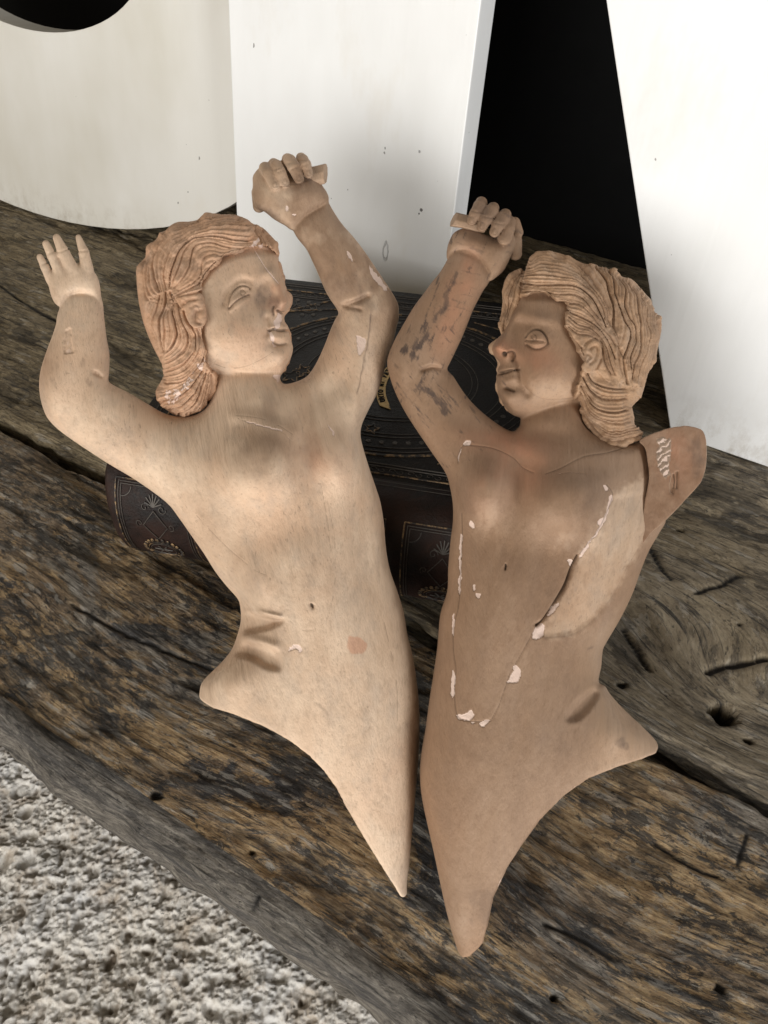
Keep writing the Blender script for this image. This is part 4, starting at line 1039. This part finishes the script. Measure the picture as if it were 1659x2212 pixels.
def finehair(V, N, kd, am, ear, T_, eg, er, wd=2.5, depth=8.0, curl=None):
    x, y = V[:, 0], V[:, 1]; fr = sst(-.25, .25, N[:, 2]) * sst(-30, -5, V[:, 2])
    g, dd, lk = groove(V, kd, am, wd)
    ein = patch(x, y, ear, 2.0, 0)
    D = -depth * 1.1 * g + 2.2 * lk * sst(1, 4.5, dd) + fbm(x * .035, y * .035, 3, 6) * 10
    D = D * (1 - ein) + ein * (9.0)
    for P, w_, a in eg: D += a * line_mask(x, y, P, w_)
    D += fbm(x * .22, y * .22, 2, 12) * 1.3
    A = {'disp': D * fr, 'crack': np.clip(g * .36, 0, .42) * fr * (1 - ein), 'brown': np.clip(.10 + g * .6 - lk * .08 + fbm(x * .03, y * .03, 3, 2) * .5, 0, .8) * fr}  # strand grooves darkened in colour to deepen their shade
    if curl: A.update(curl(x, y, fr))
    return A
def curl1(x, y, fr):
    p = patch(x, y, Z1([(640,1440),(720,1400),(730,1440),(660,1500),(560,1610),(480,1700),(400,1760),(330,1740),(330,1660),(450,1650),(540,1580)]), 2, 12) * (fbm(x * .14, y * .05, 3, 3) > -.06)
    p = np.maximum(p, patch(x, y, Z1([(1090,410),(1160,310),(1170,350),(1130,410)]), 1.5, 3)); p = np.maximum(p, patch(x, y, Z1([(1175,370),(1205,375),(1200,410),(1170,400)]), 1.5, 3))
    s = patch(x, y, Z1([(640,1500),(730,1450),(780,1600),(740,1740),(600,1850),(450,1860),(350,1820),(400,1740),(520,1680)]), 8, 8)
    return {'plaster': p * .9 * fr, 'stain': .0 * s, 'rosy': 0 * s, 'brown': 0 * s + .2}
eg1 = [(Z1([(500,960),(505,1000),(530,1060),(560,1100)]), 3.2, -9), (Z1([(505,900),(540,872),(600,862)]), 3.0, -8), (Z1([(560,930),(600,905),(635,925),(640,960)]), 3, -3), (Z1([(610,960),(596,1000),(606,1050),(640,1070)]), 4.0, -9), (Z1([(640,950),(620,1000),(640,1040)]), 3, -4), (Z1([(665,800),(672,900),(690,1050),(700,1200),(720,1400)]), 2.4, -7)]
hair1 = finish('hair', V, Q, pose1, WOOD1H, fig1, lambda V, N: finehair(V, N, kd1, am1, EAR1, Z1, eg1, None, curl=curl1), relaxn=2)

def rod(name, a, b, r, pose, mat, parent, sides=8, tip=1.0):
    """faceted stub of the staff held in a fist; a, b in drawing units"""
    a, b = np.array(a, float), np.array(b, float); d = (b - a) / np.linalg.norm(b - a); u = np.cross(d, [0, 0, 1]); u /= np.linalg.norm(u); w_ = np.cross(d, u)
    V = []; n = 10
    for i in range(n + 1):
        for k in range(sides):
            an = 2 * math.pi * (k + .3) / sides; rr = r * (1 + .05 * math.sin(k * 2.1 + i * .7))
            sk = 5 * math.sin(an * 1.0 + 1) if i == n else 0
            V.append(a + (b - a) * i / n + d * sk + rr * (math.cos(an) * u + math.sin(an) * w_))
    F = [(i * sides + k, i * sides + (k + 1) % sides, (i + 1) * sides + (k + 1) % sides, (i + 1) * sides + k) for i in range(n) for k in range(sides)]
    F += [tuple(range(sides))[::-1], tuple(n * sides + k for k in range(sides))]
    Wd = pose(np.array(V)); o = mesh_obj(name, Wd, F, mat, parent, False, Wd.mean(0), {k: np.zeros(len(V)) + (.45 if k == 'brown' else 0) for k in ('stain', 'rosy', 'brown', 'plaster', 'crack')})
    m = o.modifiers.new('worn_edges', 'BEVEL'); m.width = .0012; m.segments = 2; m.limit_method = 'ANGLE'; return o
rod('staff_stub', (632, 388, 8), (704, 375, 16), 22, pose1, WOOD1, fig1)

# ---------- figure two, browner, right arm missing its sleeve block, face turned left
B2 = [(968,559),(985,538),(1015,535),(1040,560),(1058,590),(1058,603),(1055,612),(1043,630),(1032,650),(1021,672),(1010,700),(999,727),(986,755),(973,782),(966,797),(972,806),(980,814),(992,833),(1008,856),(1030,880),(1057,903),(1086,923),(1108,932),(1122,921),(1126,905),(1150,880),(1200,860),(1245,850),(1256,890),(1264,918),(1290,938),(1330,955),(1365,958),(1385,951),(1397,968),(1402,1010),(1402,1040),(1400,1075),(1405,1108),(1438,1122),(1425,1150),(1403,1188),(1386,1228),(1367,1281),(1340,1337),(1311,1386),(1302,1406),(1299,1439),(1293,1472),(1307,1482),(1317,1498),(1337,1521),(1357,1541),(1388,1570),(1412,1594),(1432,1622),(1430,1665),(1390,1705),(1300,1750),(1230,1810),(1175,1885),(1130,1960),(1098,2045),(1050,2095),(1006,2090),(986,2046),(963,1964),(938,1846),(912,1728),(907,1667),(911,1620),(919,1574),(928,1508),(938,1445),(945,1393),(951,1327),(966,1277),(968,1228),(973,1169),(978,1129),(978,1090),(972,1053),(962,1021),(933,978),(897,925),(872,885),(853,846),(841,811),(836,783),(841,761),(852,735),(867,708),(893,664),(915,634),(933,609),(951,587)]
PROF2 = [(1113,899),(1092,882),(1078,858),(1073,838),(1073,824),(1072,815),(1074,806),(1074,798),(1078,788),(1075,779),(1064,765),(1060,751),(1070,736),(1085,721),(1094,702),(1103,682),(1113,665)]
HF2 = PROF2 + [(1122,645),(1130,620),(1132,590),(1142,562),(1160,543),(1192,542),(1227,552),(1259,568),(1280,571),(1315,580),(1330,580),(1341,596),(1365,603),(1378,614),(1388,627),(1406,647),(1415,674),(1426,688),(1429,718),(1423,747),(1415,782),(1400,806),(1394,829),(1385,858),(1365,879),(1371,902),(1371,920),(1385,929),(1387,943),(1371,952),(1350,965),(1321,961),(1286,940),(1262,920),(1250,890),(1247,862),(1200,882),(1150,902)]
HI2 = PROF2 + [(1124,640),(1140,600),(1160,560),(1200,556),(1260,580),(1320,595),(1370,630),(1405,670),(1415,710),(1405,760),(1385,810),(1350,850),(1300,880),(1247,870),(1200,882),(1150,902)]
HR2 = [(1105,655),(1130,640),(1160,636),(1195,647),(1222,659),(1216,694),(1230,729),(1247,753),(1254,775),(1258,800),(1249,817),(1240,855),(1240,890),(1252,930),(1300,985),(1410,985),(1430,900),(1460,760),(1455,650),(1400,580),(1300,530),(1200,500),(1120,520),(1095,600)]
def relief_torso2(X, Y):
    b = lambda *a: bump(X, Y, *a); r = lambda *a: ridge(X, Y, *a)
    R = b(1046, 1058, 54, 64, 15, 34, 2.8) + b(1222, 1082, 84, 72, 5, 38, 3) - b(1128, 1050, 20, 70, 5, 6)
    R -= b(1150, 1190, 110, 40, 10, 4)
    R -= plateau(X, Y, [(1322,1075),(1300,1150),(1240,1215),(1200,1300),(1165,1370),(1180,1376),(1238,1368),(1284,1337),(1330,1281),(1353,1228),(1383,1178),(1420,1130),(1420,1060)], 4, 7, False)
    R += b(1080, 1330, 80, 160, 8, 8) - b(955, 1350, 22, 160, 5, 8)
    R += plateau(X, Y, [(1225,1552),(1245,1518),(1282,1488),(1292,1494),(1280,1520),(1250,1552)], -11, 9) + b(1340, 1590, 50, 40, 40, 8)
    R -= r([(912, 800), (935, 793), (966, 800)], 5, 9) + b(1000, 905, 60, 24, 35, 6)
    R += b(880, 775, 28, 70, 20, 8) + r([(1110, 960), (1180, 985), (1280, 985), (1370, 965)], 26, 7) - b(1180, 935, 60, 20, 5, 8)
    R -= r([(966, 560), (980, 542), (1000, 545), (1030, 560), (1052, 590), (1055, 605)], 4, 8)
    R += b(1300, 1040, 60, 30, -20, 8) - b(1000, 1240, 40, 90, 0, 5) - b(1180, 1260, 40, 70, 15, 4)
    return R
def relief_face2(X, Y):
    b = lambda *a: bump(X, Y, *a); r = lambda *a: ridge(X, Y, *a)
    R = -b(1124, 722, 24, 34, 15, 12) - b(1150, 700, 34, 12, 10, 5)
    R += r([(1112, 672), (1098, 700), (1084, 725), (1072, 745)], 12, 10) + b(1080, 752, 17, 14, 0, 12) + b(1096, 766, 12, 11, 0, 8)
    R += b(1156, 728, 26, 15, 12, 9) + b(1165, 690, 50, 14, 10, 6)
    R += b(1170, 815, 52, 48, 0, 15) - r([(1108, 770), (1122, 790), (1128, 830), (1140, 850)], 9, 8)
    R += b(1096, 862, 26, 24, 0, 14) - b(1098, 838, 22, 8, 0, 7)
    R += r([(1076, 797), (1092, 796), (1112, 800)], 6, 3) + r([(1074, 820), (1092, 822), (1108, 818)], 8, 4)
    R -= plateau(X, Y, [(1225,660),(1218,694),(1232,729),(1248,753),(1255,800),(1245,860),(1400,860),(1400,600),(1130,600),(1125,640),(1195,645)], 8, 10)
    return R
CR2 = [Z6([(300,90),(450,110),(580,170),(650,240),(720,272)]), Z6([(800,278),(900,240),(1050,165),(1200,140),(1330,100)]), Z6([(290,70),(255,95),(230,150),(222,210)]), Z6([(246,540),(250,680),(240,900),(235,1050),(225,1150),(200,1250),(190,1330),(195,1450),(210,1560),(200,1700),(215,1850),(260,1890),(340,1905),(440,1890)]),
       Z6([(1200,350),(1240,410),(1215,500),(1150,640),(1060,760),(1010,820)]), Z6([(740,1270),(700,1350),(640,1460),(570,1580),(540,1660),(500,1780),(450,1880)])]
def fine2(V, N):
    x, y = V[:, 0], V[:, 1]; fr = sst(0, .35, N[:, 2]); D = np.zeros(len(V))
    L = lambda P, w_, a=1.0: a * line_mask(x, y, P, w_)
    D += L(Z2([(445,715),(470,680),(510,655),(560,665),(600,710),(615,760)]), 2.4, -6.5) + L(Z2([(455,730),(480,695),(515,675),(560,690),(590,740)]), 2.2, 2.2)
    D += L(Z2([(445,740),(470,745),(530,748),(580,750)]), 2.0, -5) + L(Z2([(450,770),(500,800),(560,800),(610,770)]), 2.6, -4.5) + L(Z2([(455,755),(510,770),(580,765)]), 2.6, 3)
    D += L(Z2([(490,700),(487,720),(500,738)]), 1.5, -3.5) + L(Z2([(515,695),(525,715),(515,738)]), 1.5, -3.5)
    nost = np.exp(-(np.hypot((x - 1089) / 5.5, (y - 766) / 5)) ** 2); D -= nost * 11
    D += L(Z2([(245,985),(300,975),(350,960),(395,955)]), 3, -9) + L(Z2([(300,830),(350,820),(365,860),(350,890)]), 2.6, -5) + L(Z2([(300,1090),(360,1110)]), 3.2, -5)
    DL = D.copy()
    seam = L(Z2([(440,1080),(520,1150),(640,1180),(800,1165)]), 1.5)
    cr = np.max([L(P, 1.7) for P in CR2], 0)
    seam = np.maximum(seam, L(Z6([(800,1350),(980,1330),(1120,1230),(1250,1060),(1330,900),(1420,750)]), 1.8)); seam = np.maximum(seam, L(Z6([(880,1380),(960,1440)]), 1.5, .5))
    deep = L(Z6([(1010,820),(970,900),(930,1010),(860,1130),(790,1230),(740,1270)]), 3.2)
    D -= 1.6 * cr + .7 * seam + 13 * deep
    pin = patch(x, y, Z6([(530,870),(542,870),(540,905),(528,905)]), 1.2, .5); D -= 6 * pin
    pl = np.zeros(len(V))
    for P in (Z6([(235,690),(250,690),(246,850),(240,1050),(224,1050),(235,880)]), Z6([(270,70),(300,60),(310,80),(285,95),(262,95)]), Z6([(300,580),(325,600),(330,635),(300,625)]),
              Z6([(1215,430),(1240,430),(1215,520),(1160,640),(1080,750),(1020,840),(1040,780),(1120,680),(1190,540)]), Z6([(1140,590),(1175,560),(1170,600),(1150,620)]), Z6([(1185,350),(1210,370),(1200,395),(1180,385)]), Z6([(935,845),(975,850),(985,880),(965,885)]),
              Z6([(750,1270),(790,1265),(790,1310),(775,1350),(725,1365),(712,1335)]), Z6([(875,1130),(880,1145),(840,1190),(805,1215)]), Z6([(600,1530),(640,1580),(620,1640),(560,1650),(545,1650),(580,1590)]), Z6([(215,1860),(270,1850),(310,1830),(330,1860),(290,1900),(240,1895)]),
              Z6([(370,1905),(440,1895),(400,1930),(375,1930)]), Z6([(300,1905),(335,1910),(320,1920)]), Z6([(325,1010),(340,1010),(340,1040),(330,1045)]), Z6([(340,1060),(375,1065),(370,1090),(345,1085)]), Z6([(185,1600),(200,1570),(205,1680),(190,1760),(175,1700)]), Z6([(190,1210),(202,1210),(200,1320),(190,1340)]), Z6([(235,130),(245,110),(235,180),(222,210)])):
        pl = np.maximum(pl, patch(x, y, P, 1.3, 2.0))
    pl = np.maximum(pl, .42 * L([(1417,1627),(1388,1639),(1332,1657),(1270,1682),(1219,1718),(1168,1769),(1127,1826),(1097,1872),(1066,1938),(1053,2000),(1043,2038),(1015,2066)], 2.2))  # paler line along the sawn hem edge
    pl = np.maximum(pl, .5 * L(Z6([(880,280),(960,268),(1060,278)]), 1.2))
    st_ = np.zeros(len(V))
    def streak(P, wd, ang, amp):
        c, s = math.cos(ang), math.sin(ang); a, b = x * c + y * s, -x * s + y * c
        n = fbm(a * .035, b * .16, 4, 8, .6); P = np.asarray(P, float)
        m = np.hypot(x - P[:, 0].mean(), y - P[:, 1].mean()) < 160; o_ = np.zeros(len(x))
        o_[m] = amp * sst(.35, .75, np.exp(-(seg_dist(x[m], y[m], P, False) / wd) ** 2) + n[m] * 1.1); return o_
    st_ = np.maximum(st_, streak(np.array(Z4([(800,840),(765,940),(700,1060),(690,1180),(610,1240),(590,1320)])), 5.5, 1.95, .8))
    st_ = np.maximum(st_, streak(np.array(Z4([(500,1380),(490,1480),(430,1560),(330,1570),(300,1600),(380,1660)])), 11, 1.95, .95))
    st_ = np.maximum(st_, streak(np.array(Z4([(430,1960),(500,2000),(570,2040),(640,2120),(700,2190)])), 10, .9, .9))
    st_ = np.maximum(st_, streak(np.array(Z4([(930,560),(970,580)])), 7, .3, .45)); st_ = np.maximum(st_, streak(np.array(Z4([(1010,620),(1050,625)])), 6, .3, .5))
    st_ = np.clip(st_ + wash(x, y, 1285, 1085, 50, 50, 0, .30) + wash(x, y, 1010, 1060, 30, 50, 0, .2) + blotch(x, y, 1340, 1600, 14, 14, 0, .5) + blotch(x, y, 1352, 1612, 9, 9, 0, .4) + wash(x, y, 1145, 1560, 60, 90, 30, .14) + wash(x, y, 1220, 1600, 90, 50, 0, .12) + wash(x, y, 1180, 1290, 60, 60, 0, .15) + blotch(x, y, 1275, 1400, 10, 6, -30, .5) + .25 * blotch(x, y, 1040, 1960, 30, 60, 0, 1), 0, 1)
    rosy = wash(x, y, 985, 650, 30, 100, 18, .50) + wash(x, y, 1165, 780, 45, 30, 0, .40) + wash(x, y, 1130, 1010, 60, 60, 0, .35) + wash(x, y, 1080, 950, 90, 30, 10, .30) + wash(x, y, 1085, 755, 24, 20, 0, .35) + wash(x, y, 1040, 1050, 30, 50, 0, .2)
    pale = patch(x, y, Z6([(1225,430),(1450,300),(1480,330),(1440,700),(1330,900),(1250,1050),(1120,1220),(960,1330),(800,1350),(760,1270),(870,1140),(960,960),(1010,830),(1140,660)]), 10, 6)
    brn = .72 - .68 * pale - .45 * sst(1230, 1330, x) * sst(1300, 1450, y) - wash(x, y, 1190, 850, 60, 36, 0, .5) + wash(x, y, 1100, 960, 160, 60, 10, .3) + wash(x, y, 1110, 760, 50, 90, 0, .25) - wash(x, y, 1065, 1130, 40, 24, 0, .14) - wash(x, y, 1225, 1165, 50, 24, -20, .18) - wash(x, y, 940, 800, 26, 30, 0, .2) + wash(x, y, 880, 900, 26, 140, -30, .3) + wash(x, y, 985, 1200, 26, 200, 0, .25) + blotch(x, y, 1150, 1200, 110, 170, 25, .35) + wash(x, y, 935, 1400, 60, 400, 0, .5) + blotch(x, y, 1060, 900, 150, 60, 20, .15)  # brown wood tone, plus painted shade at left and highlights under the breasts
    return {'disp': D * fr, 'plaster': pl * fr * .95, 'crack': np.clip(.60 * np.clip(-DL / 4, 0, 1) + .42 * np.exp(-(np.hypot(x - 1152, y - 728) / 4) ** 2) + np.maximum(np.maximum(.55 * cr, .75 * deep), np.maximum(pin, .40 * seam)) + nost * .5, 0, 1) * fr, 'stain': st_ * fr, 'rosy': np.clip(rosy, 0, 1) * fr, 'brown': np.clip(brn, 0, .8)}  # real cracks and seams, with shade painted into the facial grooves
pose2 = Pose(.012, .142, .42, .02, -.0 + -.10)
fig2 = empty('carved_figure', (.06, .16, .006)); tag(fig2, 'browner cracked carved wooden torso at right, flat wood block at its shoulder, face turned left', 'carving')
WOOD2 = mat_carving('brown_limewood', (.44, .305, .205), (.54, .395, .285), (.44, .275, .17), (0, 0, math.radians(10)), (.30, .245, .20))
WOOD2H = mat_carving('carved_hair_brown', (.36, .22, .13), (.46, .30, .19), (.40, .24, .135), (0, 0, -.3))
v2 = Vol(815, 420, 1462, 2100, -82, 190, STEP)
f = v2.field(B2, 125, .90); v2.add(f, 0, 1.45 * relief_torso2(f.X, f.Y) * sst(2, 26, f.d), .55)
f = v2.field(HI2, 80, 1.0); v2.add(f, 9, 1.55 * relief_face2(f.X, f.Y) * sst(0, 12, f.d), .7, 8.0)
fist2 = [(966,560),(965,540),(972,516),(984,500),(1010,492),(1045,505),(1075,512),(1095,495),(1108,500),(1111,525),(1106,548),(1090,582),(1075,597),(1058,607),(1050,585),(1030,556),(1000,542),(982,545)]
f = v2.field(fist2, 40, 1.0); rr = -bump(f.X, f.Y, 1035, 505, 50, 14, 20, 12) + bump(f.X, f.Y, 1085, 545, 26, 40, 20, 7); v2.add(f, 4, rr, .8, 5.0)
for P in ([(1040, 437, 8, 13), (1036, 445, 38, 13.5), (1027, 462, 54, 13), (1019, 477, 54, 11)], [(1066, 449, 8, 13), (1062, 455, 40, 14), (1050, 473, 58, 13.5), (1041, 490, 58, 11.5)],
          [(1092, 463, 8, 13), (1087, 470, 40, 14), (1076, 486, 56, 13.5), (1068, 502, 56, 11.5)], [(1102, 478, 20, 12), (1098, 495, 36, 14), (1090, 515, 40, 16)], [(1112, 480, -10, 12), (1119, 502, -12, 12)], [(1112, 520, -14, 16), (1113, 548, -16, 15)]):
    v2.caps(P, 2.5)
v2.cut([(1426,1590),(1423,1612),(1417,1627),(1388,1639),(1332,1657),(1270,1682),(1219,1718),(1168,1769),(1127,1826),(1097,1872),(1066,1938),(1053,2000),(1043,2038),(1015,2066),(998,2070),(960,2050),(600,2050),(600,200),(1700,200),(1700,1590)])
V, Q = v2.mesh(); del v2
def fine2b(V, N):
    A = fine2(V, N); x, y = V[:, 0], V[:, 1]
    for P in ([(1020,455),(1044,460)],[(1044,467),(1068,472)],[(1070,481),(1094,486)]): A['disp'] = A['disp'] - 2.6 * line_mask(x, y, P, 1.9); A['crack'] = np.maximum(A['crack'], .35 * line_mask(x, y, P, 1.9))
    A['crack'] = np.maximum(A['crack'], .42 * line_mask(x, y, [(1002, 497), (1030, 500), (1058, 510), (1085, 524)], 4, 6)); A['stain'] = np.clip(A['stain'] + .35 * wash(x, y, 1050, 475, 60, 40, 20), 0, 1)  # shade line painted where the fingertips meet the palm
    for cx, cy in ((1019, 475), (1041, 487), (1068, 499)):
        e = np.hypot((x - cx) / 5.5, (y - cy) / 7.5); A['disp'] = A['disp'] - 2.2 * np.exp(-((e - 1) / .28) ** 2) * (V[:, 2] > 30)
    return A
finish('body', V, Q, pose2, WOOD2, fig2, fine2b)

F2 = [[[(480,150),(560,110),(680,110),(800,150),(890,220),(960,310),(1020,400),(1060,500)], [(440,210),(560,180),(680,190),(800,220),(900,290),(970,380),(1030,470),(1060,560),(1080,640)], [(430,260),(560,250),(700,270),(820,290),(920,350),(990,440),(1030,540),(1040,610)],
       [(430,320),(560,340),(700,330),(820,340),(910,400),(970,480),(1010,560),(1050,640)], [(430,380),(560,380),(680,400),(800,400),(880,450),(940,520),(1000,590)], [(620,430),(720,460),(830,470),(920,540),(980,620),(1060,700),(1110,780)],
       [(700,480),(770,530),(860,570),(950,620),(1030,700),(1080,790),(1110,880)], [(760,560),(830,620),(920,650),(1000,720),(1050,810),(1070,900),(1110,1000)], [(760,640),(830,690),(910,700),(980,740),(1020,820),(1030,900),(1080,1000)]],
      [[(960,200),(1030,280),(1060,380),(1090,500),(1090,640)], [(1060,220),(1100,300),(1110,400),(1150,500),(1180,600),(1230,680),(1210,780),(1170,880)], [(1130,270),(1180,360),(1180,460),(1210,560),(1260,640),(1270,740),(1230,850),(1230,960)],
       [(1210,310),(1270,410),(1280,500),(1300,600),(1310,700),(1300,820),(1260,940),(1240,1040)], [(1300,380),(1340,480),(1350,580),(1370,680),(1350,800),(1310,920),(1280,1050)], [(1380,480),(1400,600),(1410,700),(1390,820),(1350,950),(1310,1080)], [(1430,600),(1440,700),(1420,800),(1380,920)]],
      [[(1090,640),(1130,740),(1130,850),(1150,960)], [(1130,780),(1170,880),(1180,980),(1200,1060)]],
      [[(900,980),(940,1040),(1020,1080),(1120,1100),(1200,1100)], [(870,1010),(920,1110),(1010,1170),(1110,1180),(1200,1170)], [(855,1080),(900,1180),(990,1250),(1100,1270),(1200,1250)], [(845,1150),(890,1260),(980,1330),(1090,1360),(1210,1340)],
       [(840,1220),(890,1330),(990,1410),(1100,1440),(1230,1410),(1300,1400)], [(850,1290),(920,1390),(1020,1460),(1120,1490),(1230,1460),(1300,1440)]],
      [[(430,225),(370,280),(330,360),(310,470),(290,580),(280,670)], [(420,260),(380,340),(360,440),(330,540),(290,650)], [(400,240),(330,290),(290,380),(280,500),(265,600)]], [[(770,720),(820,780),(870,850)], [(750,660),(800,740),(860,800)]]]
kd2, am2 = strands(F2, Z2, 3)
h2 = Vol(1060, 522, 1446, 982, -82, 150, 1.8)
f = h2.field(HF2, 80, 1.0, 2); T = hair_T(f.X, f.Y, HR2, 14, 26, 5)
T += ridge(f.X, f.Y, Z2([(470,260),(650,250),(820,290),(960,400)]), 28, 12) - ridge(f.X, f.Y, Z2([(960,210),(1040,330),(1075,480),(1090,640)]), 9, 8) + ridge(f.X, f.Y, Z2([(900,1200),(1050,1320),(1200,1300)]), 26, 8) - ridge(f.X, f.Y, Z2([(860,980),(960,1020),(1150,1040)]), 12, 5) - ridge(f.X, f.Y, Z2([(1180,980),(1230,1120),(1220,1230)]), 14, 8)
h2.add(f, 0, T, .72, 9.5)
lock = Z2([(430,222),(380,232),(330,250),(290,300),(278,380),(275,450),(265,540),(258,600),(265,690),(300,670),(340,620),(380,520),(430,440),(470,330)])
f = h2.field(lock, 30, 1.1, 2); h2.add(f, 3, None, 1.0, 6.0)
V, Q = h2.mesh(); del h2
EAR2 = Z2([(885,790),(915,750),(960,735),(995,755),(1006,810),(995,870),(970,930),(925,972),(885,965),(873,910),(895,860)])
eg2 = [(Z2([(880,800),(905,755),(950,728),(1000,745),(1018,810),(1005,880),(975,945)]), 2.6, -6), (Z2([(925,800),(960,780),(975,820),(955,880),(920,910)]), 3.0, -6.5), (Z2([(905,840),(925,860),(900,890)]), 3.0, -7), (Z2([(865,800),(868,880),(850,960)]), 3, -6)]
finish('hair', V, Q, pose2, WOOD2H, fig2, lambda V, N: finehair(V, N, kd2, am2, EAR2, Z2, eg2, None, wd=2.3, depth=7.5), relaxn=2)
rod('staff_stub', (1050, 488, 8), (979, 474, 16), 17, pose2, WOOD2, fig2, 7)

# flat block glued at the shoulder where the second arm is missing
ZB = lambda L: [(1296 + a * .1709, 874.8 + b_ * .1709) for a, b_ in L]
BLK = ZB([(500,445),(700,350),(870,295),(1070,262),(1200,280),(1300,330),(1340,450),(1350,650),(1330,830),(1270,980),(1100,1180),(830,1460),(620,1640),(535,1740),(555,1300),(610,1000),(620,880),(590,650),(560,530)])
def block():
    P = catmull(BLK, 3); P = P + np.stack([vnoise(P[:, 0] * .3, P[:, 1] * .3, 2), vnoise(P[:, 0] * .3, P[:, 1] * .3, 5)], 1) * 1.6
    st = 1.8; x0, y0 = P.min(0) - 2; x1, y1 = P.max(0) + 2; xs, ys = np.arange(x0, x1, st), np.arange(y0, y1, st)
    vb = Vol(x0 - 8, y0 - 8, x1 + 8, y1 + 8, -28, 74, st)
    X, Y = np.meshgrid(vb.xs, vb.ys, indexing='ij'); d = poly_sd(X, Y, P)
    topz = 50 - (X - 1390) * .12 + (Y - 1000) * .03
    topz -= 6 * (plateau(X, Y, ZB([(905,870),(940,860),(945,1040),(925,1130),(885,1110),(880,1000)]), 1, 2, False) + plateau(X, Y, ZB([(950,840),(990,840),(985,1060),(950,1060)]), 1, 2, False) * .8)
    H = vb.hs[None, None, :]
    e1 = H - topz[..., None]; e2 = -d[..., None] + 0 * H; e3 = (-22 - (X[..., None] - 1440) * .05) - H
    q = np.maximum(np.maximum(e1, e2), e3); vb.D = (q + 0 * vb.D).astype(np.float32)
    V, Q = vb.mesh()
    def ft(V, N):
        x, y = V[:, 0], V[:, 1]; fr = sst(.3, .7, N[:, 2])
        gl = patch(x, y, ZB([(720,430),(860,420),(900,560),(880,680),(870,900),(790,905),(740,780),(720,640),(745,520)]), 1.5, 3)
        stripes = gl * (np.sin((x * .8 + y * 1.0) * .42 + fbm(x * .1, y * .1, 2, 3) * 4) > .25)
        n = fbm(x * .05, y * .05, 3, 2)
        edge = sst(.5, .1, N[:, 2])
        return {'disp': 1.6 * gl * fr + fbm(x * .2, y * .2, 3, 4) * .7 * fr, 'plaster': np.maximum(stripes * .62 * fr, edge * .46), 'brown': (.86 + n * .3) * fr * (1 - gl), 'rosy': (wash(x, y, 1465, 985, 36, 50, 0, .35) + .06) * fr * (1 - gl), 'stain': np.clip(blotch(x, y, 1505, 985, 22, 40, 0, .4) + .55 * gl * (1 - stripes) + .1, 0, 1) * fr, 'crack': np.clip(line_mask(x, y, ZB([(925,860),(940,960),(925,1060)]), 1.3) + line_mask(x, y, ZB([(975,840),(970,1060)]), 1.3) + line_mask(x, y, ZB([(895,900),(880,1000),(890,1110)]), 1.2), 0, .7) * fr}
    return finish('shoulder_block', V, Q, pose2, WOOD2, fig2, ft, relaxn=1)
block()
